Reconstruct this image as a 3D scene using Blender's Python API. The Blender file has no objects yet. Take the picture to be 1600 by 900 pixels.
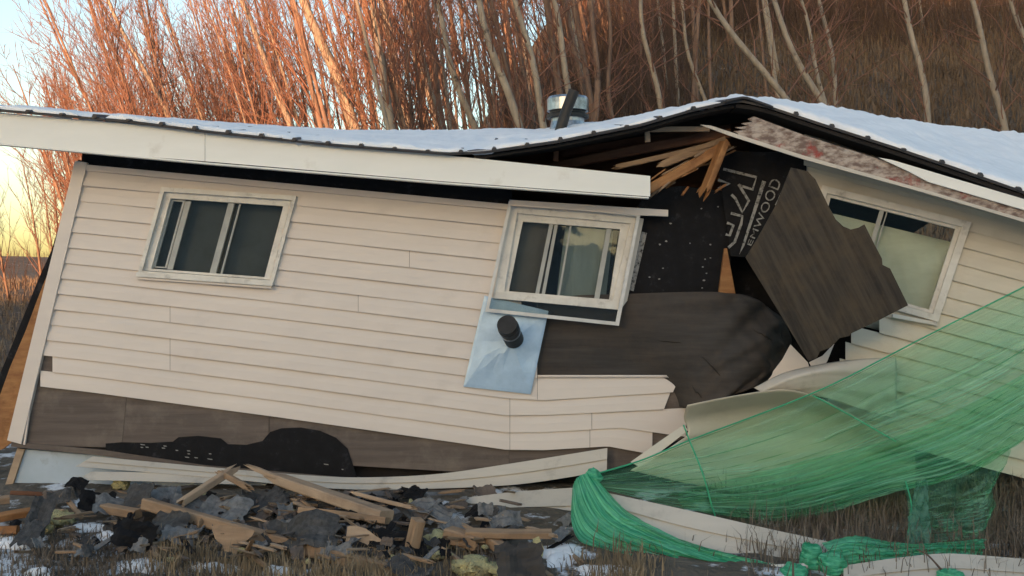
import bpy, bmesh, math, random
import numpy as np
from mathutils import Vector, noise, Matrix, Quaternion

# ------------------------------------------------------------------ camera, sky, sun, exposure
S = bpy.context.scene
COL = S.collection
F, CY, CZ = 1737.0, -9.0, 1.6          # focal length in photo pixels, camera place
cam_d = bpy.data.cameras.new('camera')
cam = bpy.data.objects.new('camera', cam_d); COL.objects.link(cam)
cam.location = (0, CY, CZ); cam.rotation_euler = (math.radians(90), 0, 0)
cam_d.sensor_width = 36; cam_d.lens = 36 * F / 1600; cam_d.clip_end = 2000
S.camera = cam

SUN_DIR = Vector((-0.30, -0.95, 0.08)).normalized()      # towards the low sun, behind the viewer's left
EL = math.asin(SUN_DIR.z)
W = bpy.data.worlds.new('World'); S.world = W; W.use_nodes = True
wn = W.node_tree.nodes; wl = W.node_tree.links
sky = wn.new('ShaderNodeTexSky'); sky.sky_type = 'NISHITA'; sky.sun_disc = False
sky.sun_elevation = EL; sky.sun_rotation = math.atan2(SUN_DIR.x, SUN_DIR.y)
sky.air_density = 1.0; sky.dust_density = 2.2; sky.ozone_density = 1.3; sky.altitude = 300
wl.new(sky.outputs[0], wn['Background'].inputs[0]); wn['Background'].inputs[1].default_value = 0.15
sun_d = bpy.data.lights.new('sun', 'SUN'); sun_d.energy = 3.2; sun_d.angle = math.radians(0.5)
sun_d.color = (1.0, 0.48, 0.22)
sun = bpy.data.objects.new('sun', sun_d); COL.objects.link(sun)
sun.rotation_euler = (-SUN_DIR).to_track_quat('-Z', 'Y').to_euler(); sun.location = (-30, -40, 30)

S.view_settings.view_transform = 'Standard'; S.view_settings.look = 'None'
S.view_settings.gamma = 1; S.view_settings.exposure = 1.95
S.render.engine = 'CYCLES'
S.cycles.max_bounces = 8; S.cycles.transparent_max_bounces = 24
S.cycles.use_denoising = True
R = random.Random(7)

# ------------------------------------------------------------------ helpers
def sm(a, b, x):
    t = min(1, max(0, (x - a) / (b - a))); return t * t * (3 - 2 * t)
def ray(px, py): return Vector(((px - 800) / F, 1.0, -(py - 450) / F))
def P(px, py, Y):
    d = ray(px, py); return Vector((0, CY, CZ)) + d * (Y - CY)
# a plane Y = a + b X + c Z
LW = (0.0, 0.0, 0.05)          # front wall of the left half, leaning back a little
RW = (0.50, -0.25, 0.03)       # front wall of the right half, swung towards the viewer
def PL(px, py, pl, off=0.0):
    a, b, c = pl; d = ray(px, py)
    t = (a - off + c * CZ - CY) / (1 - b * d.x - c * d.z)
    return Vector((0, CY, CZ)) + d * t
def GP(px, py, lift=0.0):
    d = ray(px, py); t = (CZ + 0.9 - lift) / (0.1 - d.z)
    return Vector((0, CY, CZ)) + d * t
def ip(poly, x):
    if x <= poly[0][0]: p, q = poly[0], poly[1]
    elif x >= poly[-1][0]: p, q = poly[-2], poly[-1]
    else:
        for p, q in zip(poly, poly[1:]):
            if p[0] <= x <= q[0]: break
    return p[1] + (q[1] - p[1]) * (x - p[0]) / (q[0] - p[0])
def frange(a, b, n): return [a + (b - a) * i / (n - 1) for i in range(n)]
def resample(pts, n):
    pts = [Vector(p) for p in pts]
    L = [0]
    for a, b in zip(pts, pts[1:]): L.append(L[-1] + (b - a).length)
    out = []; k = 0
    for i in range(n):
        s = L[-1] * i / (n - 1)
        while k < len(pts) - 2 and s > L[k + 1]: k += 1
        t = (s - L[k]) / max(1e-9, L[k + 1] - L[k])
        p0 = pts[max(0, k - 1)]; p1 = pts[k]; p2 = pts[k + 1]; p3 = pts[min(len(pts) - 1, k + 2)]
        m1 = (p2 - p0) * .5; m2 = (p3 - p1) * .5
        # soften tangents so that uneven spacing cannot overshoot
        l = (p2 - p1).length
        if m1.length > l: m1 *= l / m1.length
        if m2.length > l: m2 *= l / m2.length
        t2, t3 = t * t, t * t * t
        out.append(p1 * (2*t3 - 3*t2 + 1) + m1 * (t3 - 2*t2 + t) + p2 * (-2*t3 + 3*t2) + m2 * (t3 - t2))
    return out

WLOC = {}
def obj(name, V, Fc, m, parent=None, smooth=False, label=None, cat=None, group=None, kind=None, uv=None, base=None, sol=0, sub=0):
    V = np.array([tuple(v) for v in V], dtype=float)
    c = Vector((V.min(0) + V.max(0)) / 2) if base is None else Vector(base)
    if base is None: c.z = V[:, 2].min()
    me = bpy.data.meshes.new(name)
    me.from_pydata((V - np.array(c)).tolist(), [], Fc)
    if uv is not None:
        l = me.uv_layers.new(name='uv')
        idx = np.empty(len(me.loops), dtype=np.int32); me.loops.foreach_get('vertex_index', idx)
        l.data.foreach_set('uv', np.array(uv, dtype=np.float32)[idx].ravel())
    me.materials.append(m)
    if smooth: me.polygons.foreach_set('use_smooth', [True] * len(me.polygons))
    me.update()
    o = bpy.data.objects.new(name, me); COL.objects.link(o)
    place(o, c, parent); tag(o, label, cat, group, kind)
    if sol:
        md = o.modifiers.new('thick', 'SOLIDIFY'); md.thickness = sol; md.offset = 0
    return o
def place(o, c, parent):
    if parent is not None:
        o.parent = parent; o.location = c - WLOC[parent.name]
    else: o.location = c
    WLOC[o.name] = Vector(c)
def tag(o, label=None, cat=None, group=None, kind=None):
    if label: o['label'] = label
    if cat: o['category'] = cat
    if group: o['group'] = group
    if kind: o['kind'] = kind
    return o
def empty(name, loc, label, cat, group=None):
    o = bpy.data.objects.new(name, None); COL.objects.link(o); o.empty_display_size = .2
    o.location = loc; WLOC[o.name] = Vector(loc); tag(o, label, cat, group); return o

def prism(front, back):
    n = len(front); V = list(front) + list(back)
    Fc = [list(range(n)), list(range(2 * n - 1, n - 1, -1))]
    for i in range(n):
        j = (i + 1) % n; Fc.append([i, i + n, j + n, j])
    return V, Fc
def slab(name, poly, pl, off, th, m, parent=None, **k):
    fr = [PL(x, y, pl, off) for x, y in poly]
    d = Vector((-pl[1], 1, -pl[2])).normalized() * th
    V, Fc = prism(fr, [p + d for p in fr]); return obj(name, V, Fc, m, parent, **k)
def grid_faces(nr, nc, o=0):
    return [[o + r*nc + c, o + r*nc + c + 1, o + (r+1)*nc + c + 1, o + (r+1)*nc + c] for r in range(nr-1) for c in range(nc-1)]
def sheet(name, rows, m, parent=None, th=0.003, smooth=True, **k):
    nr, nc = len(rows), len(rows[0])
    V = [p for r in rows for p in r]
    uv = [(c / (nc - 1), r / (nr - 1)) for r in range(nr) for c in range(nc)]
    return obj(name, V, grid_faces(nr, nc), m, parent, smooth=smooth, uv=uv, sol=th, **k)
def loft(ribs, nr, nc):
    rs = [resample(r, nc) for r in ribs]
    cols = [resample([rs[i][c] for i in range(len(rs))], nr) for c in range(nc)]
    return [[cols[c][r] for c in range(nc)] for r in range(nr)]
def lines(edges):      # quads between poly points in px: edges = list of (top polyline, bottom polyline)
    pass

def tube(V, Fc, pts, rad, sides=4, cap=True):
    o = len(V); n = len(pts); pts = [Vector(p) for p in pts]
    for i, p in enumerate(pts):
        t = (pts[min(n-1, i+1)] - pts[max(0, i-1)])
        if t.length < 1e-9: t = Vector((0, 0, 1))
        t.normalize()
        a = t.cross(Vector((0.31, 0.95, 0.05))); a.normalize(); b = t.cross(a)
        for s in range(sides):
            q = 2 * math.pi * s / sides
            V.append(p + (a * math.cos(q) + b * math.sin(q)) * rad[i])
    for i in range(n-1):
        for s in range(sides):
            s2 = (s + 1) % sides
            Fc.append([o + i*sides + s, o + i*sides + s2, o + (i+1)*sides + s2, o + (i+1)*sides + s])
    if cap:
        Fc.append([o + s for s in range(sides)][::-1]); Fc.append([o + (n-1)*sides + s for s in range(sides)])

# ------------------------------------------------------------------ materials
def mat(name, c1, c2=None, rough=.75, scale=6, stretch=(1, 1, 1), rot=0.0, bump=.25, bscale=None, metallic=0, spec=.3, lo=.35, hi=.65, dirt=None, dscale=1.5, dlo=.55, dhi=.75, bd=.01):
    m = bpy.data.materials.new(name); m.use_nodes = True
    n, l = m.node_tree.nodes, m.node_tree.links
    b = n['Principled BSDF']; b.inputs['Roughness'].default_value = rough
    b.inputs['Metallic'].default_value = metallic; b.inputs['Specular IOR Level'].default_value = spec
    tc = n.new('ShaderNodeTexCoord'); mp = n.new('ShaderNodeMapping'); mp0 = n.new('ShaderNodeMapping')
    mp0.inputs['Rotation'].default_value = (0, rot, 0)
    l.new(tc.outputs['Object'], mp0.inputs[0]); l.new(mp0.outputs[0], mp.inputs[0]); mp.inputs['Scale'].default_value = stretch
    nz = n.new('ShaderNodeTexNoise'); nz.inputs['Scale'].default_value = scale; nz.inputs['Detail'].default_value = 8
    nz.inputs['Roughness'].default_value = .62
    l.new(mp.outputs[0], nz.inputs['Vector'])
    rp = n.new('ShaderNodeValToRGB'); rp.color_ramp.elements[0].position = lo; rp.color_ramp.elements[1].position = hi
    c2 = c2 or tuple(x * .8 for x in c1)
    rp.color_ramp.elements[0].color = (*c1, 1); rp.color_ramp.elements[1].color = (*c2, 1)
    l.new(nz.outputs[0], rp.inputs[0]); out = rp.outputs[0]
    if dirt:
        n2 = n.new('ShaderNodeTexNoise'); n2.inputs['Scale'].default_value = dscale; n2.inputs['Detail'].default_value = 9
        n2.inputs['Roughness'].default_value = .7
        l.new(tc.outputs['Object'], n2.inputs['Vector'])
        r2 = n.new('ShaderNodeValToRGB'); r2.color_ramp.elements[0].position = dlo; r2.color_ramp.elements[1].position = dhi
        l.new(n2.outputs[0], r2.inputs[0])
        mx = n.new('ShaderNodeMixRGB'); l.new(r2.outputs[0], mx.inputs[0]); l.new(out, mx.inputs[1]); mx.inputs[2].default_value = (*dirt, 1)
        out = mx.outputs[0]
    l.new(out, b.inputs['Base Color'])
    if bump:
        bn = n.new('ShaderNodeTexNoise'); bn.inputs['Scale'].default_value = bscale or scale * 3; bn.inputs['Detail'].default_value = 8
        l.new(mp.outputs[0], bn.inputs['Vector'])
        bp = n.new('ShaderNodeBump'); bp.inputs['Strength'].default_value = bump; bp.inputs['Distance'].default_value = bd
        l.new(bn.outputs[0], bp.inputs['Height']); l.new(bp.outputs[0], b.inputs['Normal'])
    return m
M = {}
M['siding'] = mat('vinyl_siding', (.66, .585, .52), (.60, .53, .475), rough=.5, scale=1.2, stretch=(.6, 1, 3), bump=.06, bscale=60, dirt=(.50, .44, .39), dscale=2.2, dlo=.6, dhi=1.0)
M['siding_r'] = mat('vinyl_siding_yellowed', (.60, .545, .45), (.53, .48, .395), rough=.5, scale=1.2, stretch=(.6, 1, 3), bump=.06, bscale=60, dirt=(.40, .34, .26), dscale=2, dlo=.5, dhi=.9)
M['siding_g'] = mat('vinyl_siding_greyed', (.55, .50, .43), (.47, .43, .37), rough=.55, scale=2, stretch=(.5, 1, 3), bump=.08, bscale=50, dirt=(.27, .24, .21), dscale=5, dlo=.55, dhi=.85)
M['cream'] = mat('cream_fascia', (.78, .76, .70), (.72, .70, .64), rough=.55, scale=1.5, stretch=(.5, 1, 2), bump=.05, dirt=(.48, .42, .34), dscale=3, dlo=.6, dhi=.95)
M['white'] = mat('window_vinyl', (.68, .65, .59), (.56, .53, .48), rough=.5, scale=6, bump=.08, dirt=(.28, .25, .22), dscale=9, dlo=.55, dhi=.8)
M['sash'] = mat('sash_vinyl', (.40, .40, .37), (.30, .30, .28), rough=.55, scale=6, bump=.05)
M['alu'] = mat('aluminium_screen_frame', (.62, .61, .58), (.50, .49, .47), rough=.4, scale=10, bump=.03)
M['ply'] = mat('weathered_plywood', (.058, .052, .048), (.034, .031, .029), rough=.85, scale=3, stretch=(.35, 1, 5), bump=.35, dirt=(.075, .058, .046), dscale=2.4, dlo=.45, dhi=.75)
M['ply_v'] = mat('hanging_plywood', (.068, .055, .042), (.028, .023, .019), rough=.8, scale=6, stretch=(.22, 1, 4.5), rot=math.radians(-62), bump=.5, dirt=(.085, .06, .036), dscale=3, dlo=.45, dhi=.75)
M['sheath'] = mat('sheathing_board', (.145, .115, .098), (.092, .074, .064), rough=.85, scale=4, stretch=(.3, 1, 4), bump=.3, dirt=(.20, .165, .135), dscale=3, dlo=.5, dhi=.8)
M['tar'] = mat('tar_paper_and_shade', (.006, .006, .007), (.010, .010, .012), rough=.8, scale=9, bump=.6, spec=.2, dirt=(.045, .045, .05), dscale=9, dlo=.58, dhi=.78)  # also blackens the soffit and wall top for eave shade
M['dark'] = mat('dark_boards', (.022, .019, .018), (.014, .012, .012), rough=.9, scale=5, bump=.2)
M['shing'] = mat('asphalt_shingle', (.068, .067, .068), (.034, .033, .033), rough=.75, scale=30, bump=.5, bscale=160, dirt=(.13, .125, .12), dscale=6, dlo=.5, dhi=.75)
M['shing_l'] = mat('asphalt_shingle_pale', (.19, .19, .19), (.10, .10, .102), rough=.75, scale=25, bump=.5, bscale=150, dirt=(.20, .21, .22), dscale=5, dlo=.5, dhi=.75)
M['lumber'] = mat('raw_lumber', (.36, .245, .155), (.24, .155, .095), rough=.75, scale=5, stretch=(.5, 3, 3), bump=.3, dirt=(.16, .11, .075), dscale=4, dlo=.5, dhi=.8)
M['lumber_o'] = mat('orange_lumber', (.36, .18, .07), (.24, .105, .04), rough=.7, scale=6, stretch=(.6, 3, 3), bump=.4, dirt=(.16, .07, .025), dscale=7, dlo=.5, dhi=.75)
M['lumber_p'] = mat('pale_lumber', (.42, .31, .215), (.31, .22, .15), rough=.75, scale=5, stretch=(.5, 3, 3), bump=.3, dirt=(.20, .14, .10), dscale=4, dlo=.5, dhi=.8)
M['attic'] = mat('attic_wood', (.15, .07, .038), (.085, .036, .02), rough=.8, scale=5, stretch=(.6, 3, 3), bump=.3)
M['insul'] = mat('insulation', (.50, .46, .24), (.36, .33, .19), rough=1, scale=14, bump=1.0, bscale=50, dirt=(.24, .21, .14), dscale=8, dlo=.5, dhi=.75, bd=.03)
M['foam'] = mat('blue_foam_board', (.44, .51, .58), (.37, .44, .50), rough=.7, scale=3, bump=.1, dirt=(.20, .20, .20), dscale=5, dlo=.55, dhi=.85)
M['galv'] = mat('galvanised_plate', (.40, .54, .68), (.31, .43, .56), rough=.42, scale=7, metallic=.25, bump=.12, bscale=18, spec=.5)
M['pipe'] = mat('dark_pipe', (.035, .033, .032), (.022, .021, .02), rough=.5, scale=8, metallic=.3)
M['steel'] = mat('chimney_steel', (.52, .54, .56), (.30, .31, .33), rough=.28, scale=4, stretch=(3, 3, .6), metallic=.9, bump=.15, dirt=(.10, .09, .085), dscale=7, dlo=.45, dhi=.7)
M['roofm'] = mat('roof_sheet_steel', (.030, .028, .030), (.05, .047, .05), rough=.5, scale=5, metallic=.2)
M['redpaint'] = mat('peeling_red_paint_board', (.42, .35, .295), (.16, .11, .09), rough=.85, scale=13, stretch=(1, 1, 2), bump=.7, bscale=30, lo=.4, hi=.6, dirt=(.27, .06, .05), dscale=4.5, dlo=.57, dhi=.66)
M['curtain'] = mat('pale_curtain', (.52, .54, .46), (.42, .43, .35), rough=.9, scale=2, stretch=(1, 1, 3), bump=.3)
M['drape'] = mat('brown_drape', (.17, .15, .13), (.12, .105, .09), rough=.9, scale=3, bump=.2)
M['net_curtain'] = mat('grey_net_curtain', (.30, .35, .34), (.22, .26, .255), rough=.9, scale=2, stretch=(4, 1, .5), bump=.3)
M['pane_backdrop'] = mat('dim_pane_backdrop', (.115, .12, .118), (.07, .074, .074), rough=.8, scale=2, bump=.1)
M['room'] = mat('room_inside', (.16, .14, .12), (.12, .105, .09), rough=.9)
M['print'] = mat('white_print', (.27, .26, .245), (.02, .02, .02), rough=.8, scale=38, bump=0, lo=.48, hi=.68)
M['bark_p'] = mat('aspen_bark', (.34, .295, .24), (.22, .19, .155), rough=.85, scale=4, stretch=(3, 3, 1), bump=.5, dirt=(.05, .042, .036), dscale=4.5, dlo=.58, dhi=.68)
M['bark'] = mat('young_bark', (.25, .17, .13), (.15, .10, .075), rough=.85, scale=4, stretch=(3, 3, .8), bump=.4, dirt=(.06, .045, .038), dscale=3, dlo=.56, dhi=.7)
M['twig'] = mat('reddish_twigs', (.25, .135, .10), (.15, .08, .06), rough=.8, scale=2, bump=0)
M['brush'] = mat('brush_stems', (.125, .082, .062), (.07, .048, .038), rough=.9, scale=.7, bump=0)
M['grass'] = mat('dry_grass', (.34, .26, .165), (.15, .115, .075), rough=.9, scale=2.3, bump=0)
M['grass_h'] = mat('hillside_dead_grass', (.19, .135, .09), (.08, .058, .042), rough=.95, scale=1.3, bump=0)
M['grass_d'] = mat('dead_weeds', (.19, .155, .12), (.09, .072, .058), rough=.9, scale=3, bump=0)
M['snow'] = mat('snow', (.84, .84, .85), (.74, .75, .77), rough=.7, scale=3, bump=.4, bscale=9, bd=.03)
M['ground'] = mat('soil_and_dead_grass', (.15, .125, .10), (.08, .068, .055), rough=1, scale=2.5, bump=.9, bscale=14, bd=.05, dirt=(.12, .10, .075), dscale=.5, dlo=.45, dhi=.65)

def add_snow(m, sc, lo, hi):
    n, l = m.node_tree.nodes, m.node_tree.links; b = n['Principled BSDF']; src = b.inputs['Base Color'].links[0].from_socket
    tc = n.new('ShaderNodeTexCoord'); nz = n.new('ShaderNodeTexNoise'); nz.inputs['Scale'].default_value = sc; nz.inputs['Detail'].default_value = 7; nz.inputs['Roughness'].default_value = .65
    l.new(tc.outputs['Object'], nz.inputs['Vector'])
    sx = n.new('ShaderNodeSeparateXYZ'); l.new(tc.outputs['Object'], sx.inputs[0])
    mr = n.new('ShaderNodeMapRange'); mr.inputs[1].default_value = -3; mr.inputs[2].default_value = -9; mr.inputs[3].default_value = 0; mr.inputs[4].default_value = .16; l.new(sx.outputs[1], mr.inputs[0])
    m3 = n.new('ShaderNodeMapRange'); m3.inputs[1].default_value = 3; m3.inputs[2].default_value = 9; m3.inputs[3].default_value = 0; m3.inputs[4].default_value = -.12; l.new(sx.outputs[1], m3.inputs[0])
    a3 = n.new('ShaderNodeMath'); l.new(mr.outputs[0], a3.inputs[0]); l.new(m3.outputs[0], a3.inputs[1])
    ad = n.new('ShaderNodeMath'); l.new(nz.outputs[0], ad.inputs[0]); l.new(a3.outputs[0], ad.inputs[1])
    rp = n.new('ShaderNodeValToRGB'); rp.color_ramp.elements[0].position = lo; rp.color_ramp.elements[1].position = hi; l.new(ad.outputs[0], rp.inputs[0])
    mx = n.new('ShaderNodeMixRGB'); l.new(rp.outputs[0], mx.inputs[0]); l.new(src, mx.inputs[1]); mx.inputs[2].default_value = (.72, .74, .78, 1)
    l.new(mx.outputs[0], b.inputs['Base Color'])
add_snow(M['ground'], 2.6, .535, .60)      # old snow, patchy by the house plus extra added behind viewer to bounce light

def glass(name, tint, refl=(1, 1, 1), ior=1.75):
    m = bpy.data.materials.new(name); m.use_nodes = True
    n, l = m.node_tree.nodes, m.node_tree.links; n.remove(n['Principled BSDF'])
    g = n.new('ShaderNodeBsdfGlossy'); g.inputs['Roughness'].default_value = .03; g.inputs['Color'].default_value = (*refl, 1)
    t = n.new('ShaderNodeBsdfTransparent'); t.inputs['Color'].default_value = (*tint, 1)
    fr = n.new('ShaderNodeFresnel'); fr.inputs['IOR'].default_value = ior
    tc = n.new('ShaderNodeTexCoord'); nz = n.new('ShaderNodeTexNoise'); nz.inputs['Scale'].default_value = 2.5
    l.new(tc.outputs['Object'], nz.inputs['Vector'])
    bp = n.new('ShaderNodeBump'); bp.inputs['Strength'].default_value = .08; bp.inputs['Distance'].default_value = .05
    l.new(nz.outputs[0], bp.inputs['Height']); l.new(bp.outputs[0], g.inputs['Normal'])
    mx = n.new('ShaderNodeMixShader'); l.new(fr.outputs[0], mx.inputs[0]); l.new(t.outputs[0], mx.inputs[1]); l.new(g.outputs[0], mx.inputs[2])
    l.new(mx.outputs[0], n['Material Output'].inputs[0]); return m
M['glass'] = glass('window_glass', (.86, .88, .87), (.62, .66, .64), ior=1.42)
M['glass_c'] = glass('clear_window_glass', (.95, .97, .95), (.6, .68, .64), ior=1.25)

def net_mat(name, c1, c2, a0, a1, su=2.0, sv=70, thin=1.0):
    m = bpy.data.materials.new(name); m.use_nodes = True
    n, l = m.node_tree.nodes, m.node_tree.links; b = n['Principled BSDF']
    uv = n.new('ShaderNodeUVMap'); mp = n.new('ShaderNodeMapping'); mp.inputs['Scale'].default_value = (su, sv, 1)
    l.new(uv.outputs[0], mp.inputs[0])
    nz = n.new('ShaderNodeTexNoise'); nz.inputs['Scale'].default_value = 1; nz.inputs['Detail'].default_value = 5; nz.inputs['Roughness'].default_value = .6
    nz.inputs['Distortion'].default_value = .6
    l.new(mp.outputs[0], nz.inputs['Vector'])
    mp2 = n.new('ShaderNodeMapping'); mp2.inputs['Scale'].default_value = (su * .9, sv * .12, 1); l.new(uv.outputs[0], mp2.inputs[0])
    n2 = n.new('ShaderNodeTexNoise'); n2.inputs['Scale'].default_value = 1; n2.inputs['Detail'].default_value = 3; l.new(mp2.outputs[0], n2.inputs['Vector'])
    ad = n.new('ShaderNodeMath'); ad.operation = 'MULTIPLY_ADD'; ad.inputs[1].default_value = .5
    l.new(nz.outputs[0], ad.inputs[0])
    hf = n.new('ShaderNodeMath'); hf.operation = 'MULTIPLY'; hf.inputs[1].default_value = .5; l.new(n2.outputs[0], hf.inputs[0]); l.new(hf.outputs[0], ad.inputs[2])
    rp = n.new('ShaderNodeValToRGB'); rp.color_ramp.elements[0].position = .38; rp.color_ramp.elements[1].position = .62
    rp.color_ramp.elements[0].color = (*c1, 1); rp.color_ramp.elements[1].color = (*c2, 1); l.new(nz.outputs[0], rp.inputs[0])
    l.new(rp.outputs[0], b.inputs['Base Color']); b.inputs['Roughness'].default_value = .42; b.inputs['Specular IOR Level'].default_value = .5
    tl = n.new('ShaderNodeBsdfTranslucent'); l.new(rp.outputs[0], tl.inputs['Color'])
    m1 = n.new('ShaderNodeMixShader'); m1.inputs[0].default_value = .3; l.new(b.outputs[0], m1.inputs[1]); l.new(tl.outputs[0], m1.inputs[2])
    tr = n.new('ShaderNodeBsdfTransparent'); tr.inputs['Color'].default_value = (.73, .95, .81, 1)
    mr = n.new('ShaderNodeMapRange'); mr.inputs[1].default_value = .38; mr.inputs[2].default_value = .62
    mr.inputs[3].default_value = a0; mr.inputs[4].default_value = a1
    l.new(ad.outputs[0], mr.inputs[0])
    sp = n.new('ShaderNodeSeparateXYZ'); l.new(uv.outputs[0], sp.inputs[0])       # the stretched upper side is the thinner one
    gr = n.new('ShaderNodeMapRange'); gr.inputs[1].default_value = .05; gr.inputs[2].default_value = .6; gr.inputs[3].default_value = thin; gr.inputs[4].default_value = 1; l.new(sp.outputs[1], gr.inputs[0])
    ml = n.new('ShaderNodeMath'); ml.operation = 'MULTIPLY'; l.new(mr.outputs[0], ml.inputs[0]); l.new(gr.outputs[0], ml.inputs[1])
    m2 = n.new('ShaderNodeMixShader'); l.new(ml.outputs[0], m2.inputs[0]); l.new(tr.outputs[0], m2.inputs[1]); l.new(m1.outputs[0], m2.inputs[2])
    tc = n.new('ShaderNodeTexCoord'); cr = n.new('ShaderNodeTexNoise'); cr.inputs['Scale'].default_value = 22; cr.inputs['Detail'].default_value = 6; cr.inputs['Distortion'].default_value = 1.5; l.new(tc.outputs['Object'], cr.inputs['Vector'])
    sm_ = n.new('ShaderNodeMath'); l.new(cr.outputs[0], sm_.inputs[0]); l.new(nz.outputs[0], sm_.inputs[1])
    bp = n.new('ShaderNodeBump'); bp.inputs['Strength'].default_value = .8; bp.inputs['Distance'].default_value = .03
    l.new(sm_.outputs[0], bp.inputs['Height']); l.new(bp.outputs[0], b.inputs['Normal'])
    l.new(m2.outputs[0], n['Material Output'].inputs[0]); return m
M['net'] = net_mat('green_net', (.05, .40, .20), (.38, .78, .55), .12, .62, su=3, sv=34, thin=.5)
M['net_d'] = net_mat('green_net_bunched', (.02, .44, .22), (.22, .78, .48), .72, 1.0, su=2, sv=30)
M['net_t'] = net_mat('green_net_single', (.10, .30, .20), (.22, .46, .35), .35, .75, su=8, sv=3)

# ------------------------------------------------------------------ ground and hills
def TZ(x, y):
    z = 0.1 * max(y, -8) if y < 0 else 0.0
    if y > 6:
        s = 0.082 + 0.443 * sm(-9, 6, x)
        z += s * 80 * (1 - math.exp(-(y - 6) / 80))
        z += 0.5 * sm(6, 30, y) * noise.noise(Vector((x * .12, y * .12, 0))) + .12 * noise.noise(Vector((x * .6, y * .6, 3)))
    if y < -40:                       # unseen valley side added behind the viewer, shaped to shade the house
        k = sm(-68, -85, y)
        z += k * (11.6 + 12 * sm(-34.5, -29.5, x) - 10 * sm(-8, 12, x) + .6 * noise.noise(Vector((x * .07, 0, 5))))
    z += 0.035 * noise.noise(Vector((x * 1.7, y * 1.7, 1))) + .015 * noise.noise(Vector((x * 6, y * 6, 2)))
    return z
def spaced(lo, hi, c0, c1, step, grow):
    a = list(np.arange(c0, c1, step)); s = step
    while a[-1] < hi: s *= grow; a.append(a[-1] + s)
    s = step
    while a[0] > lo: s *= grow; a.insert(0, a[0] - s)
    return a
xs = spaced(-420, 420, -9, 9, .09, 1.13); ys = spaced(-300, 420, -3.4, 1.2, .08, 1.10)
xs = sorted(set(xs) | set(np.arange(-60, 10, 1.3).tolist()))
gv = [(x, y, TZ(x, y)) for y in ys for x in xs]
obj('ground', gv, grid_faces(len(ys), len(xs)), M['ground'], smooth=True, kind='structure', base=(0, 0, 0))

# ------------------------------------------------------------------ trees
def tree_parts(h, r, seed, start=.3, nb=34, spread=.9, twigs=5, bend=.25, blen=.26, lowtw=0):
    """trunk and crown vertex lists for a leafless tree standing at the origin"""
    q = random.Random(seed)
    n = 14; pts = []; rad = []
    bx, by = q.uniform(-bend, bend), q.uniform(-bend, bend); ph = q.uniform(0, 6)
    for i in range(n):
        t = i / (n - 1)
        pts.append(Vector((bx * math.sin(t * 2.6 + ph) * t * h * .12, by * math.cos(t * 2.1 + ph) * t * h * .12, t * h)))
        rad.append(r * (1 - t) ** .8 + .006 + (r * .35 * max(0, .04 - t) / .04))
    TV, TF = [], []; tube(TV, TF, pts, rad, 7)
    CV, CF = [], []
    def at(t):
        f = t * (n - 1); i = min(n - 2, int(f)); return pts[i].lerp(pts[i+1], f - i), rad[i] + (rad[i+1] - rad[i]) * (f - i)
    for k in range(nb):
        t = start + (1 - start) * (k + q.random()) / nb * .97
        p, rr = at(t); az = q.uniform(0, 2 * math.pi)
        L = h * blen * (1.15 - t) * q.uniform(.55, 1.2) + .3
        d = Vector((math.cos(az) * spread, math.sin(az) * spread, q.uniform(.8, 1.7))).normalized()
        bp = [p]; cur = p.copy()
        for s in range(4):
            d = (d + Vector((q.gauss(0, .13), q.gauss(0, .13), .14))).normalized(); cur = cur + d * L / 4; bp.append(cur.copy())
        r0 = min(rr * .45, .005 + L * .0055)
        tube(CV, CF, bp, [r0, r0*.8, r0*.6, r0*.42, .003], 4, cap=False)
        for w in range(twigs):
            f = q.uniform(.2, 1) * 4; i = min(3, int(f)); tp = bp[i].lerp(bp[i+1], f - i)
            td = (d + Vector((q.gauss(0, .55), q.gauss(0, .55), q.gauss(.15, .35)))).normalized(); tl = L * q.uniform(.22, .5)
            mid = tp + td * tl * .5 + Vector((0, 0, .04 * tl)); end = tp + td * tl + Vector((0, 0, .15 * tl))
            tube(CV, CF, [tp, mid, end], [.0065, .005, .0025], 3, cap=False)
            for _ in range(2):
                e2 = mid.lerp(end, q.random()); dd = (td + Vector((q.gauss(0, .6), q.gauss(0, .6), q.gauss(.2, .3)))).normalized()
                tube(CV, CF, [e2, e2 + dd * tl * q.uniform(.3, .6)], [.0042, .002], 3, cap=False)
    return TV, TF, CV, CF
def mesh_of(name, V, Fc, m):
    me = bpy.data.meshes.new(name); me.from_pydata([tuple(v) for v in V], [], Fc); me.materials.append(m)
    me.polygons.foreach_set('use_smooth', [True] * len(me.polygons)); me.update(); return me
VAR = {}
for k in range(6):
    a = tree_parts(R.uniform(10.5, 13), R.uniform(.07, .10), 100 + k, start=.16, nb=40, spread=.75, twigs=4)
    VAR['aspen', k] = (mesh_of('trunk', a[0], a[1], M['bark_p' if k % 3 == 0 else 'bark']), mesh_of('crown', a[2], a[3], M['twig']))
for k in range(6):
    a = tree_parts(R.uniform(7, 9), R.uniform(.032, .05), 200 + k, start=.1, nb=42, spread=.6, twigs=4, blen=.3, bend=.5)
    VAR['sap', k] = (mesh_of('trunk', a[0], a[1], M['bark']), mesh_of('crown', a[2], a[3], M['twig']))
for k in range(6):
    a = tree_parts(R.uniform(9, 12), R.uniform(.04, .066), 400 + k, start=.3, nb=22, spread=.55, twigs=3, blen=.16, bend=.3)
    VAR['pole', k] = (mesh_of('trunk', a[0], a[1], M['bark_p' if k % 3 == 0 else 'bark']), mesh_of('crown', a[2], a[3], M['twig']))
for k in range(3):
    a = tree_parts(R.uniform(4.3, 5.2), R.uniform(.03, .04), 300 + k, start=.1, nb=22, spread=.6, twigs=4, blen=.34, bend=.5)
    VAR['shrub', k] = (mesh_of('trunk', a[0], a[1], M['bark']), mesh_of('crown', a[2], a[3], M['twig']))
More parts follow.
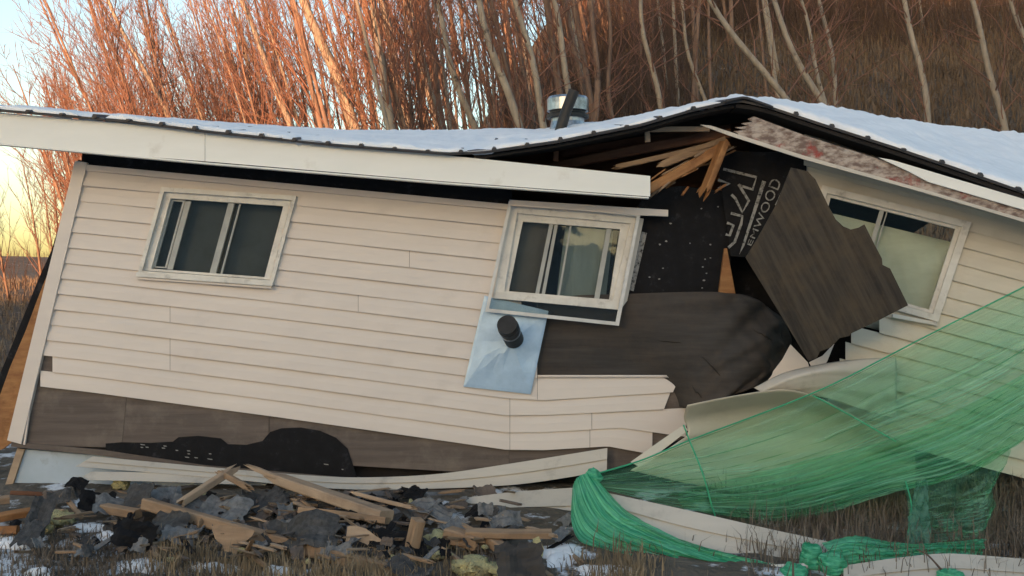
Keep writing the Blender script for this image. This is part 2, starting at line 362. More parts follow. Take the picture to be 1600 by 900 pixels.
def tree_copy(kind, k, x, y, lean, sc, label, group, fwd=0.0):
    e = empty('leafless_tree', (x, y, TZ(x, y) - .05), label, 'tree', group)
    e.rotation_euler = (fwd, -lean, R.uniform(-.5, .5)) ; e.rotation_mode = 'XYZ'
    e.rotation_euler = (fwd, -lean, 0); e.scale = (sc, sc, sc)
    spin = R.uniform(0, 6.28)
    for nm, me in zip(('trunk', 'crown'), VAR[kind, k]):
        c = bpy.data.objects.new(nm, me); COL.objects.link(c); c.parent = e; c.rotation_euler = (0, 0, spin)
    return e
L_LIT = 'slim leafless tree in the orange sunlit thicket above the left roof'
L_SHD = 'slim leafless tree in the shaded wood above the right roof'
L_FAR = 'short thin bare sapling seen under the left roof overhang'
rt = random.Random(11)
def scatter(n, pxa, pxb, da, db, kinds, lean, scs, label, group):
    for i in range(n):
        px = rt.uniform(pxa, pxb); d = da + (db - da) * rt.random() ** .8
        x = (px - 800) / F * d; y = CY + d
        kind = rt.choice(kinds); ln = math.radians(rt.gauss(lean, 4.0))
        tree_copy(kind, rt.randrange(3 if kind == 'shrub' else 6), x, y, ln, rt.uniform(*scs), label, group, math.radians(rt.gauss(0, 3)))
G1, G2, G3 = 'sunlit trees above the left roof', 'shaded trees above the right roof', 'saplings under the left eave'
scatter(14, 225, 330, 23, 33, ['sap'], 20, (.75, .95), L_LIT, G1)
scatter(44, 280, 480, 21, 38, ['sap', 'sap', 'pole'], 17, (.85, 1.15), L_LIT, G1)
scatter(56, 450, 720, 20, 42, ['sap', 'aspen', 'pole', 'pole'], 13, (.85, 1.2), L_LIT, G1)
scatter(52, 690, 960, 20, 46, ['sap', 'aspen', 'pole', 'pole'], 10, (.85, 1.2), L_LIT, G1)
scatter(46, 940, 1230, 25, 50, ['sap', 'pole', 'pole'], 6, (.8, 1.15), L_SHD, G2)
scatter(34, 1200, 1800, 36, 60, ['sap', 'pole'], 5, (.8, 1.1), L_SHD, G2)
scatter(6, -40, 105, 23, 36, ['shrub'], 12, (.85, 1.05), L_FAR, G3)
scatter(12, 150, 260, 24, 34, ['shrub'], 14, (1.1, 1.45), L_LIT, G1)

# trunks that stand out, each its own tree: (visible foot px, upper px, distance, width px)
HERO = [
 ('leafless_tree', 1240, 172, 1112, -8, 19, 14, 'bark_p', 'pale trunk leaning far left behind the roof break'),
 ('leafless_tree', 1302, 190, 1205, -8, 20, 13, 'bark_p', 'left stem of the pale forked clump behind the right roof'),
 ('leafless_tree', 1308, 190, 1243, -8, 20.3, 8, 'bark_p', 'thin middle stem of the pale forked clump behind the right roof'),
 ('leafless_tree', 1316, 190, 1274, -8, 20.6, 9, 'bark_p', 'upright right stem of the pale forked clump behind the right roof'),
 ('leafless_tree', 1452, 205, 1408, -8, 21, 12, 'bark_p', 'pale trunk rising from the brown slope, second from the right edge'),
 ('leafless_tree', 1566, 212, 1518, -8, 21, 12, 'bark_p', 'black flecked pale trunk on the brown slope near the right edge'),
 ('leafless_tree', 1640, 180, 1588, -8, 20, 12, 'bark_p', 'pale trunk cut by the top right corner'),
 ('leafless_tree', 1032, 180, 1006, -8, 22, 10, 'bark_p', 'white flecked straight trunk behind the rising roof left of the break'),
 ('leafless_tree', 1106, 170, 1060, -8, 23, 7, 'bark_p', 'thin pale trunk just left of the roof peak'),
 ('leafless_tree', 965, 200, 944, -8, 23, 8, 'bark', 'thin straight trunk right of the metal chimney, farther one'),
 ('leafless_tree', 934, 200, 918, -8, 22, 12, 'bark', 'straight reddish trunk just right of the metal chimney'),
 ('leafless_tree', 892, 200, 862, -8, 21, 13, 'bark_p', 'pale grey trunk directly behind the metal chimney'),
 ('leafless_tree', 848, 215, 812, -8, 20, 14, 'bark_p', 'grey trunk just left of the metal chimney'),
 ('leafless_tree', 812, 215, 755, -8, 20, 16, 'bark_p', 'thick grey leaning trunk left of the chimney'),
 ('leafless_tree', 750, 215, 680, -8, 21, 13, 'bark_p', 'grey leaning trunk above the sagging middle roof'),
 ('leafless_tree', 650, 215, 590, -8, 25, 19, 'bark_p', 'thick orange lit trunk above the middle of the left roof'),
 ('leafless_tree', 562, 210, 465, -8, 25, 22, 'bark_p', 'thickest orange lit trunk, leaning left above the left roof'),
 ('leafless_tree', 452, 205, 370, -8, 25, 13, 'bark_p', 'orange lit trunk above the left window'),
 ('leafless_tree', 262, 195, 190, 30, 25, 11, 'bark_p', 'orange lit curved trunk at the left end of the thicket'),
]
for i, (nm, x0, y0, x1, y1, d, w, bk, lab) in enumerate(HERO):
    Y = CY + d; a = P(x0, y0, Y); b = P(x1, y1, Y); q = random.Random(500 + i)
    dr = b - a
    g = a.copy()
    for _ in range(60):
        if g.z < TZ(g.x, Y) - .05: break
        g = g - dr * .04
    top = a + dr * 1.9; n = 22; r = w / F * d / 2; Ltot = (top - g).length
    pts, rad = [], []
    for j in range(n):
        t = j / (n - 1); p = g.lerp(top, t)
        p += Vector((.09 * math.sin(t * 7 + i) + .04 * math.sin(t * 17 + 2*i), .1 * math.sin(t * 5 + i), 0)) * min(1, t * 4)
        pts.append(p); rad.append(r * (1.1 - .75 * t))
    e = empty(nm, g, lab, 'tree', None)
    TV, TF = [], []; tube(TV, TF, pts, rad, 9)
    obj('trunk', TV, TF, M[bk], e, smooth=True)
    CV, CF = [], []
    for k in range(30):
        t = q.uniform(.18, .99); f = t * (n - 1); j = min(n - 2, int(f)); p = pts[j].lerp(pts[j+1], f - j)
        az = q.uniform(0, 6.28); dd = Vector((math.cos(az), math.sin(az) * .6, q.uniform(.3, 1.1))).normalized(); L = q.uniform(.5, 1.7)
        bp = [p]; cur = p.copy()
        for s in range(4):
            dd = (dd + Vector((q.gauss(0, .16), q.gauss(0, .16), .1))).normalized(); cur = cur + dd * L / 4; bp.append(cur.copy())
        r0 = q.uniform(.010, .02); tube(CV, CF, bp, [r0, r0*.75, r0*.55, r0*.4, .003], 4, cap=False)
        for w2 in range(5):
            jj = q.randrange(1, 5); td = (dd + Vector((q.gauss(0, .6), q.gauss(0, .6), q.gauss(.1, .4)))).normalized()
            tube(CV, CF, [bp[jj], bp[jj] + td * L * q.uniform(.15, .45)], [.006, .0025], 3, cap=False)
    obj('crown', CV, CF, M['twig'], e, smooth=True)

# undergrowth: uncountable brush stems on the slope
def brush(name, n, region, hmin, hmax, m, seed, label, lean=-.12, r0=.012, tw=3):
    q = random.Random(seed); V, Fc = [], []
    for i in range(n):
        px, d = region(q); x = (px - 800) / F * d; y = CY + d; z = TZ(x, y) - .03
        h = q.uniform(hmin, hmax); dx, dy = q.gauss(lean, .16), q.gauss(0, .16)
        p0 = Vector((x, y, z)); p1 = p0 + Vector((dx * h * .4, dy * h * .4, h * .5)); p2 = p0 + Vector((dx * h, dy * h, h))
        tube(V, Fc, [p0, p1, p2], [r0, r0 * .75, .004], 3, cap=False)
        for k in range(tw):
            a = p0.lerp(p1, q.uniform(.5, 1)) if q.random() < .35 else p1.lerp(p2, q.random())
            e = a + Vector((q.gauss(lean, .45), q.gauss(0, .4), q.uniform(.3, 1))) * h * q.uniform(.12, .3)
            tube(V, Fc, [a, e], [r0 * .5, .003], 3, cap=False)
    return obj(name, V, Fc, m, smooth=True, label=label, cat='brush', kind='stuff')
brush('undergrowth', 5200, lambda q: (lambda p: (p, (24 if p < 1080 else 34) + 22 * q.random()))(q.triangular(700, 1850, 1250)), 1.0, 3.2, M['brush'], 3, 'dense reddish brown brush covering the wooded slope')
brush('distant_brush', 500, lambda q: (q.uniform(-150, 200), 30 + 60 * q.random()), .3, 1.0, M['brush'], 4, 'low dark brush along the far field left of the house', lean=0)

def blades(name, pts, hmin, hmax, w, m, seed, label, flop=.45):
    rs = np.random.RandomState(seed); n = len(pts); pts = np.array(pts)
    h = rs.uniform(hmin, hmax, n); az = rs.uniform(0, 2*np.pi, n); fl = rs.normal(0, flop, n)
    dx, dy = np.cos(az), np.sin(az)
    V = np.zeros((n, 5, 3)); wv = np.stack([-dy, dx, 0*dx], 1) * w * .5
    wx = np.stack([np.ones(n), 0*dx, 0*dx], 1) * w * .35; wv = wv + wx
    k = 1 / np.sqrt(1 + fl * fl)
    mid = pts + np.stack([dx * fl * h * .25 * k, dy * fl * h * .25 * k, h * .6 * np.sqrt(k)], 1)
    tip = pts + np.stack([dx * fl * h * k, dy * fl * h * k, h * k], 1)
    V[:, 0] = pts - wv; V[:, 1] = pts + wv; V[:, 2] = mid + wv * .7; V[:, 3] = mid - wv * .7; V[:, 4] = tip
    base = np.arange(n) * 5
    Fc = np.concatenate([np.stack([base, base+1, base+2, base+3], 1)]).tolist() + np.stack([base+3, base+2, base+4], 1).tolist()
    return obj(name, V.reshape(-1, 3), Fc, m, label=label, cat='grass', kind='stuff')
rg = random.Random(21)
def scat(n, f):
    out = []
    while len(out) < n:
        x, y = f()
        out.append((x, y, TZ(x, y) - .01))
    return out
def hillpt():
    px = rg.uniform(900, 1900); d = 17 + 25 * rg.random() ** 1.3
    return (px - 800) / F * d, CY + d
blades('hillside_grass', scat(42000, hillpt), .25, .75, .022, M['grass_h'], 5, 'matted brown dead grass on the slope behind the right roof', .7)
def farpt():
    px = rg.uniform(-150, 160); d = 13 + 30 * rg.random() ** 1.5
    return (px - 800) / F * d, CY + d
blades('field_grass', scat(9000, farpt), .1, .3, .02, M['grass_d'], 6, 'short grey dead grass on the field left of the house', .7)

# ------------------------------------------------------------------ the house
H = empty('collapsed_house', (0, 0.2, 0), 'collapsed single storey house with cream siding, broken open in the middle', 'house')
def ring(name, outer, inner, pl, off, th, m, parent, **k):
    n = len(outer); d = Vector((-pl[1], 1, -pl[2])).normalized() * th
    o = [PL(x, y, pl, off) for x, y in outer]; i = [PL(x, y, pl, off) for x, y in inner]
    V = o + i + [p + d for p in o] + [p + d for p in i]; Fc = []
    for a in range(n):
        b = (a + 1) % n
        Fc += [[a, b, n + b, n + a], [2*n + a, 3*n + a, 3*n + b, 2*n + b], [a, 2*n + a, 2*n + b, b], [n + a, n + b, 3*n + b, 3*n + a]]
    return obj(name, V, Fc, m, parent, **k)
def yspan(poly, x):
    ys = []
    for (x0, y0), (x1, y1) in zip(poly, poly[1:] + poly[:1]):
        if (x0 - x) * (x1 - x) <= 0 and x0 != x1: ys.append(y0 + (y1 - y0) * (x - x0) / (x1 - x0))
    return (min(ys), max(ys)) if len(ys) >= 2 else None
def course(parent, yt, yb, x0, x1, pl, m, holes=(), seed=0, step=7, proud=.018, skew0=0, skew1=0, wav=.004):
    q = random.Random(seed); n = max(2, int((x1 - x0) / step) + 1); xs_ = frange(x0, x1, n); runs = []; cur = None
    ph = q.uniform(0, 9)
    def pt(x, y, off): return PL(x, y, pl, off + wav * math.sin(x * .011 + ph) + wav * .5 * math.sin(x * .031 + 2 * ph))
    for a, b in zip(xs_, xs_[1:]):
        c = (a + b) / 2; t, u = yt(c), yb(c); ct, cu = 0.0, 1.0
        for h in holes:
            sp = yspan(h, c)
            if sp:
                s0, s1 = (sp[0] - t) / (u - t), (sp[1] - t) / (u - t)
                if s0 <= 0.02 and s1 >= .98: ct, cu = 1, 0
                elif s0 > 0.02 and s0 < 1: cu = min(cu, s0)
                elif s1 > 0 and s1 < .98: ct = max(ct, s1)
        if cu - ct < .02: cur = None; continue
        if cur is None: cur = []; runs.append(cur)
        cur.append((a, b, ct, cu))
    for run in runs:
        V, Fc = [], []; key = {}
        def vid(x, s, off):
            k = (round(x, 3), round(s, 4), round(off, 5))
            if k not in key:
                t, u = yt(x), yb(x); y = t + (u - t) * s
                xx = x + (skew0 * (1 - s) if x < x0 + .01 else 0) + (skew1 * (1 - s) if x > x1 - .01 else 0)
                key[k] = len(V); V.append(pt(xx, y, off))
            return key[k]
        for a, b, ct, cu in run:
            ro = lambda s: .003 + (proud - .003) * s
            m1 = ct + (cu - ct) * .5
            prof = [(ct, ro(ct) - .008), (ct + .10 * (cu - ct), ro(ct) - .004), (m1, ro(m1)), (cu, ro(cu)), (cu, -.014)]
            for (s, f), (s2, f2) in zip(prof, prof[1:]):
                Fc.append([vid(a, s, f), vid(b, s, f), vid(b, s2, f2), vid(a, s2, f2)])
        obj('siding_course', V, Fc, m, parent)

# --- left wall: sheathing panels, courses, corner board
WIN_L = [(252, 292), (463, 306), (426, 446), (214, 430)]
WIN_M = [(797, 318), (998, 336), (968, 482), (772, 462)]
left_wall = slab('left_wall', [(132, 232), (255, 232), (215, 432), (190, 700), (20, 694), (40, 620)], LW, -.012, .10, M['sheath'], H)
shadeband = slab('eave_shade_band', [(130, 226), (800, 285), (800, 326), (126, 262)], LW, .0, .01, M['tar'], left_wall)  # black strip painting the eave's shade on the wall top
slab('sheathing_panel', [(255.5, 232), (800, 288), (800, 330), (455, 309), (255.5, 297)], LW, -.012, .10, M['sheath'], left_wall)
slab('sheathing_panel', [(455, 309.5), (800, 330.5), (778, 470), (748, 600), (795, 610), (795, 742), (420, 720), (424, 446)], LW, -.012, .10, M['sheath'], left_wall)
slab('sheathing_panel', [(215.5, 433), (423, 447), (419, 720), (190.5, 700)], LW, -.012, .10, M['sheath'], left_wall)
slab('sheathing_panel', [(795.5, 590), (1060, 600), (1075, 680), (960, 735), (795.5, 742)], LW, -.012, .10, M['sheath'], left_wall)
TOPL = [(60, 260), (135, 265), (790, 327), (1080, 352)]
def lineL(k):          # k = 0..14, polyline of a course edge over x in photo pixels
    y135 = 265 + k * 24.75; y790 = 327 + k * 26.8; s = (y790 - y135) / 655 + .002
    p = [(0, y135 - 135 * s * .8), (135, y135 + .2), (430, y135 + 295 * (y790 - y135) / 655 - 1.5), (790, y790)]
    tail = {10: [(838, 590), (1060, 590)], 11: [(850, 625), (1060, 612)], 12: [(850, 648), (920, 645), (1060, 638)],
            13: [(850, 675), (970, 668), (1070, 682)], 14: [(850, 703), (950, 697), (1010, 708), (1070, 716)]}.get(k, [(1060, y790 + 6)])
    return p + tail
for k in range(14):
    a, b = lineL(k), lineL(k + 1); ym = 265 + (k + .5) * 24.75
    xl = 130 - (ym - 258) * .213
    yt = lambda x, a=a: ip(a, x); yb = lambda x, b=b: ip(b, x) + .4
    holes = [[(258, 298), (456, 311), (421, 440), (221, 426)], [(800, 300), (1010, 330), (975, 490), (775, 466)]]
    if k == 12: xl = 82
    if k == 13: xl = 63
    xr = {10: 1052, 11: 1038, 12: 1072, 13: 1020}.get(k, 815 if k < 6 else 840)
    cuts = {10: [840], 11: [797], 12: [797, 925], 13: [797, 922], 8: [266], 11.5: []}.get(k, [])
    if k in (10, 11): cuts = cuts + [266]
    if k == 3: cuts = [640]
    if k == 6: cuts = [560]
    xsg = sorted([xl] + cuts + [xr])
    for j, (p, q2) in enumerate(zip(xsg, xsg[1:])):
        course(left_wall, yt, yb, p, q2 - .6, LW, M['siding'], holes, seed=k * 7 + j, skew1=(10 if k in (10, 11) and q2 == xr else 0), proud=.018 + .003 * (j % 2))
# nail flange with slots along the top of the torn off course
sheet('nail_flange', [[PL(x, 586 + dy, LW, .012) for x in frange(840, 1046, 12)] for dy in (0, 4)], M['siding'], left_wall, th=.002)
slab('top_trim', [(134, 257), (795, 319), (795, 328), (132, 266)], LW, .03, .028, M['siding'], left_wall)
slab('corner_board', [(117, 251), (136, 254), (33, 694), (11, 688)], LW, .034, .12, M['siding'], left_wall)
slab('corner_bead', [(44, 640), (47, 640), (39, 695), (36, 695)], LW, .024, .02, M['siding'], left_wall)
slab('tar_patch', [(165, 693), (190, 691), (235, 692), (270, 690), (279, 683), (310, 681), (345, 685), (356, 694), (385, 695), (410, 689), (422, 675), (440, 669), (470, 668), (500, 673), (525, 684), (543, 701), (550, 722), (558, 747), (400, 740), (300, 724), (165, 704)], LW, .0, .006, M['tar'], left_wall)
for k in range(14):
    x = R.choice([R.uniform(270, 330), R.uniform(200, 300), R.uniform(430, 540)]); y = ip([(165, 700), (300, 715), (560, 738)], x) - R.uniform(0, 14); l_ = R.uniform(2, 8)
    slab('paper_fleck', [(x, y), (x + l_, y + l_ * .25 - .8), (x + l_ + 1, y + l_ * .25 + .6), (x + 1, y + 1.6)], LW, .002, .001, M['print'], left_wall)
slab('bottom_plate', [(18, 690), (160, 703), (320, 727), (560, 748), (560, 756), (310, 736), (160, 712), (17, 698)], LW, .012, .12, M['sheath'], left_wall)
slab('foam_skirt', [(36, 702), (160, 712), (320, 735), (420, 745), (400, 800), (10, 782)], LW, -.06, .05, M['foam'], H)
slab('skirt_stud', [(27, 700), (38, 702), (12, 780), (2, 776)], LW, -.03, .08, M['lumber_p'], H)
slab('void_shade_panel', [(380, 735), (800, 742), (1080, 700), (1080, 860), (380, 830)], LW, -.14, .05, M['dark'], H)  # dark panel standing for the unlit void behind the bottom strips
# side wall of the left corner, tar papered and peeling
c0, c1 = PL(124, 250, LW, -.02), PL(20, 692, LW, -.02)
sheet('side_wall', [[c0, Vector((c0.x, 6.8, c0.z + .1))], [c1, Vector((c1.x + .05, 6.8, c1.z))]], M['dark'], H, th=.02, smooth=False)
slab('peeling_side_sheathing', [(98, 372), (64, 453), (40, 517), (16, 573), (0, 617), (-44, 715), (4, 702), (20, 690), (60, 540)], LW, -.10, .02, M['lumber_o'], H)
slab('side_tar_paper', [(122, 256), (106, 310), (90, 360), (80, 392), (60, 436), (44, 476), (20, 536), (0, 584), (-60, 700), (-44, 716), (0, 622), (16, 578), (40, 522), (64, 458), (96, 378), (116, 300)], LW, -.125, .012, M['tar'], H)

# --- windows
def inset(qd, l, t, r, b):
    (x0, y0), (x1, y1), (x2, y2), (x3, y3) = qd
    def uv(u, v):
        xt, yt_ = x0 + (x1 - x0) * u, y0 + (y1 - y0) * u; xb, yb_ = x3 + (x2 - x3) * u, y3 + (y2 - y3) * u
        return (xt + (xb - xt) * v, yt_ + (yb_ - yt_) * v)
    return uv(l, t), uv(1 - r, t), uv(1 - r, 1 - b), uv(l, 1 - b)
def vbar(qd, u0, u1, v0=.0, v1=1.0):
    i = inset(qd, u0, v0, 1 - u1, 1 - v1); return list(i)
w = ring('window', WIN_L, inset(WIN_L, .028, .05, .026, .055), LW, .045, .06, M['white'], H)
w['label'] = 'left sliding window with dark panes in a white frame'
i1 = inset(WIN_L, .03, .055, .028, .06); i2 = inset(WIN_L, .09, .12, .075, .085)
ring('inner_frame', i1, i2, LW, .005, .05, M['white'], w)
ring('side_jamb', inset(WIN_L, .10, .13, .80, .10), inset(WIN_L, .115, .15, .815, .115), LW, -.03, .03, M['sash'], w)
slab('mullion', vbar(WIN_L, .52, .565, .13, .93), LW, -.005, .03, M['sash'], w)
slab('mullion', vbar(WIN_L, .60, .612, .13, .93), LW, -.02, .02, M['sash'], w)
slab('mullion', vbar(WIN_L, .205, .245, .14, .91), LW, -.03, .02, M['sash'], w)
slab('pane', vbar(WIN_L, .095, .54, .125, .915), LW, -.045, .005, M['glass'], w)
slab('pane', vbar(WIN_L, .545, .92, .125, .915), LW, -.045, .005, M['glass'], w)
slab('pane_backdrop', vbar(WIN_L, .06, .94, .08, .94), LW, -.14, .01, M['pane_backdrop'], w)  # added grey sheet that gives the panes their dim reflected tone
slab('sill', [(213, 425), (427, 440), (425, 447), (212, 432)], LW, .065, .03, M['white'], w)
slab('sill_lip', [(214, 433), (424, 448), (424, 451), (214, 436)], LW, .05, .03, M['siding'], w)

w = ring('window', [(796, 320), (997, 338), (966, 484), (770, 466)], [(808, 333), (985, 349), (957, 470), (788, 455)], LW, .05, .08, M['white'], H)
w['label'] = 'middle window hanging loose above the metal vent plate'
IQ = [(808, 333), (985, 349), (957, 472), (783, 458)]
ring('inner_frame', IQ, [(817, 346), (969, 358), (952, 468), (795, 455)], LW, .02, .05, M['white'], w)
slab('mullion', [(860, 343), (866, 343.5), (842, 461), (836, 460)], LW, .015, .03, M['sash'], w)
slab('mullion', [(868, 344), (873, 344.5), (851, 462), (846, 461)], LW, .005, .03, M['sash'], w)
slab('mullion', [(891, 348), (894, 348), (874, 464), (871, 464)], LW, -.005, .02, M['sash'], w)
slab('mullion', [(949, 352), (956, 353), (936, 470), (928, 469)], LW, .005, .03, M['sash'], w)
slab('pane', [(815, 345), (868, 349), (845, 462), (793, 457)], LW, -.02, .005, M['glass'], w)
slab('pane', [(869, 349), (972, 357), (954, 472), (846, 462)], LW, -.035, .005, M['glass'], w)
slab('curtain', [(806, 338), (862, 342), (846, 474), (786, 470)], LW, -.10, .01, M['drape'], w)
slab('curtain', [(885, 340), (960, 345), (945, 480), (868, 475)], LW, -.09, .01, M['net_curtain'], w)
slab('sill', [(776, 456), (970, 474), (967, 484), (772, 466)], LW, .075, .05, M['white'], w)
ring('storm_frame', [(795, 314), (1001, 334), (967, 509), (758, 487)], [(799, 319), (995, 338), (962, 503), (764, 482)], LW, .105, .02, M['alu'], w)
slab('head_trim', [(796, 312), (1044, 328), (1044, 338), (996, 336), (796, 321)], LW, .115, .03, M['siding'], w)
slab('screen', [(766, 466), (966, 484), (963, 503), (763, 482)], LW, .085, .003, M['glass'], w)
slab('torn_label_strip', [(1003, 362), (1011, 364), (990, 455), (979, 452)], LW, -.02, .006, M['print'], H)
slab('torn_jamb', [(997, 340), (1006, 342), (980, 470), (971, 482)], LW, .03, .07, M['siding_g'], w)

WIN_R = [(1285, 289), (1518, 347), (1466, 503), (1243, 440)]
right_wall = slab('right_wall', [(1255, 225), (1640, 330), (2080, 460), (2040, 560), (1500, 435), (1518, 350), (1284, 291), (1262, 380)], RW, -.02, .08, M['sheath'], H)
slab('sheathing_panel', [(1500, 435.5), (2040, 560.5), (1960, 830), (1600, 735), (1300, 640), (1375, 560), (1378, 470), (1462, 500)], RW, -.02, .08, M['sheath'], right_wall)
w = ring('window', WIN_R, inset(WIN_R, .045, .065, .05, .06), RW, .05, .07, M['white'], H)
w['label'] = 'right window with pale curtain, half hidden by the hanging plywood'
ring('inner_frame', inset(WIN_R, .047, .067, .052, .062), inset(WIN_R, .075, .10, .085, .09), RW, .01, .05, M['white'], w)
slab('mullion', vbar(WIN_R, .405, .435, .08, .93), RW, .0, .03, M['sash'], w)
slab('mullion', vbar(WIN_R, .45, .458, .08, .93), RW, -.01, .02, M['sash'], w)
slab('pane', vbar(WIN_R, .06, .42, .09, .92), RW, -.035, .005, M['glass_c'], w)
slab('pane', vbar(WIN_R, .422, .94, .09, .92), RW, -.037, .005, M['glass_c'], w)
cr = [[PL(x, ip([(1200, 309), (1560, 396)], x) + dy * 165 / 11, RW, -.09 + .014 * math.sin(x * .06 + dy * .9) + .014 * math.sin(dy * 1.3 + x * .025) + .006 * math.sin(x * .2 - dy)) for x in frange(1220, 1540, 60)] for dy in range(12)]
sheet('curtain', cr, M['curtain'], w, th=.003)
slab('sill_lip', [(1395, 490), (1464, 503), (1465, 509), (1395, 496)], RW, .06, .03, M['white'], w)
yR = lambda k: (lambda x: 441 + 28 * k + .262 * (x - 1500))
for k in range(-6, 10):
    y13 = yR(k + .5)(1340)
    xl = 1256 if k < 1 else (1374 if k < 4 else 1372)
    if k >= 4: xl = 1330 - (k - 4) * 9
    course(right_wall, yR(k), yR(k + 1), xl, 1960 if k < 8 else 1900, RW, M['siding_r'], [inset(WIN_R, .02, .03, .02, .03)], seed=k + 300, step=9)
slab('top_trim', [(1256, 250), (1640, 349), (1640, 357), (1256, 258)], RW, .035, .03, M['siding_r'], right_wall)
slab('side_wall_right', [(1, 1), (2, 1), (2, 2)], RW, -5, .01, M['dark'], H) if False else None

# --- middle opening: tar paper, printed lettering, dark void, torn boards
slab('tar_paper_sheet', [(995, 325), (1010, 300), (1060, 290), (1142, 300), (1142, 470), (1100, 475), (960, 520), (980, 440)], LW, -.03, .01, M['tar'], H)
slab('tar_paper_sheet', [(1118, 235), (1260, 240), (1260, 380), (1210, 420), (1165, 402), (1142, 400), (1128, 300)], (RW[0] - .03, RW[1], RW[2]), 0, .008, M['tar'], H)
tp = (RW[0] - .045, RW[1], RW[2])
def stroke(pts, wpx=5):
    V, Fc = [], []
    n = len(pts)
    for i, (x, y) in enumerate(pts):
        a = pts[max(0, i-1)]; b = pts[min(n-1, i+1)]; dx, dy = b[0]-a[0], b[1]-a[1]; l = math.hypot(dx, dy)
        nx, ny = -dy / l * wpx / 2, dx / l * wpx / 2
        V += [PL(x + nx, y + ny, tp), PL(x - nx, y - ny, tp)]
    for i in range(n-1): Fc.append([2*i, 2*i+1, 2*i+3, 2*i+2])
    o = obj('printed_letter', V, Fc, M['print'], H); md = o.modifiers.new('thick', 'SOLIDIFY'); md.thickness = .001
for st in ([(1130, 264), (1182, 277), (1176, 296), (1156, 290), (1154, 288), (1170, 314), (1160, 332), (1149, 310), (1143, 304)],
           [(1142, 333), (1160, 338), (1158, 350), (1148, 378), (1138, 387)], [(1122, 281), (1140, 287), (1122, 295)], [(1136, 348), (1146, 352), (1140, 368), (1134, 366)]):
    stroke(st, 4.2)
slab('printed_band', [(1191, 282), (1197, 284), (1163, 384), (1155, 398)], tp, 0, .002, M['print'], H)
slab('printed_band_edge', [(1224, 292), (1227, 293), (1213, 322), (1211, 320)], tp, 0, .002, M['print'], H)
fc = bpy.data.curves.new('lettering', 'FONT'); fc.body = 'EMWOOD'; fc.size = 1.0; fc.resolution_u = 3; fc.space_character = 1.05
fo = bpy.data.objects.new('lettering', fc); COL.objects.link(fo)
bpy.context.view_layer.update()
tm = bpy.data.meshes.new_from_object(fo.evaluated_get(bpy.context.evaluated_depsgraph_get()))
tv = [v.co.copy() for v in tm.vertices]; tf = [list(p.vertices) for p in tm.polygons]
bpy.data.objects.remove(fo); bpy.data.meshes.remove(tm)
# text runs upward along the white band, slanting right
u0 = Vector((1173, 386)); ud = Vector((1222, 284)) - u0; ln = max(v.x for v in tv); ud2 = ud / ln; nd = Vector((-26, -9)) 
V = []
for v in tv:
    t = v.x / ln; hgt = .45 + .75 * t
    p = u0 + ud2 * v.x + Vector((-20, -8)) * v.y * hgt
    V.append(PL(p.x, p.y, tp, .001))
o = obj('printed_lettering', V, tf, M['print'], H); o['kind'] = 'stuff'
for (x, y) in [(1041, 377), (1078, 380), (1110, 382), (1036, 419), (1030, 436), (1048, 349), (1096, 326), (1122, 323), (1015, 433), (1031, 382), (1102, 405), (1098, 417), (1104, 427), (1100, 438), (1097, 450), (1110, 403)]:
    a = R.uniform(0, 3); rr = R.uniform(1.0, 2.2)
    pl = [(x + rr * (1 + .6 * R.random()) * math.cos(a + q * 1.05) * 1.0, y + rr * (.6 + .6 * R.random()) * math.sin(a + q * 1.05)) for q in range(6)]
    slab('paper_fleck', pl, LW, -.0285, .001, M['print'], H)
slab('bare_stud', [(1132, 388), (1136, 388), (1150, 464), (1122, 464)], LW, .005, .06, M['lumber_o'], H)
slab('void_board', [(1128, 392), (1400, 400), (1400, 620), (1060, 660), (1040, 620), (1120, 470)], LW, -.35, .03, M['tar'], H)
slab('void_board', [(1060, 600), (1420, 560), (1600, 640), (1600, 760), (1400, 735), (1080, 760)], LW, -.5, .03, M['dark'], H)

# --- roof
FE = [(-62, 165), (0, 173), (190, 189), (330, 207), (530, 228), (700, 241), (760, 238), (870, 222), (1000, 196), (1080, 173), (1140, 160), (1160, 158), (1200, 167), (1300, 200), (1400, 232), (1500, 266), (1600, 301), (1800, 372), (2080, 470)]
SIL = [(-62, 166), (0, 170), (190, 184), (530, 206), (700, 206), (850, 203), (940, 193), (1000, 182), (1100, 162), (1150, 153), (1200, 158), (1300, 172), (1450, 199), (1600, 215), (1750, 240)]
YR = 2.6
def roof_front(px):
    y = ip(FE, px); return PL(px, y, LW, .55) if px < 1150 else PL(px, y, RW, .55)
def roof_ridge(f):
    d = YR - CY; px = 800 + f.x / d * F; return P(px, ip(SIL, px) + 3, YR)
NST = 150; RX = frange(-62, 2080, NST)
def roof_pt(px, t):     # t = 0 front edge, 1 ridge
    f = roof_front(px); r = roof_ridge(f); p = f.lerp(r, t)
    return p
rows = [[roof_pt(px, t) for px in RX] for t in frange(0, 1, 9)]
rid = rows[-1]
for k, t in enumerate((.3, .65, 1)):
    rows.append([Vector((p.x, YR + 4.0 * t, p.z - .75 * t)) for p in rid])
roof = sheet('roof_sheet', rows, M['roofm'], H, th=.018, smooth=False)
X = RX[0]; nrib = 0; lastx = None
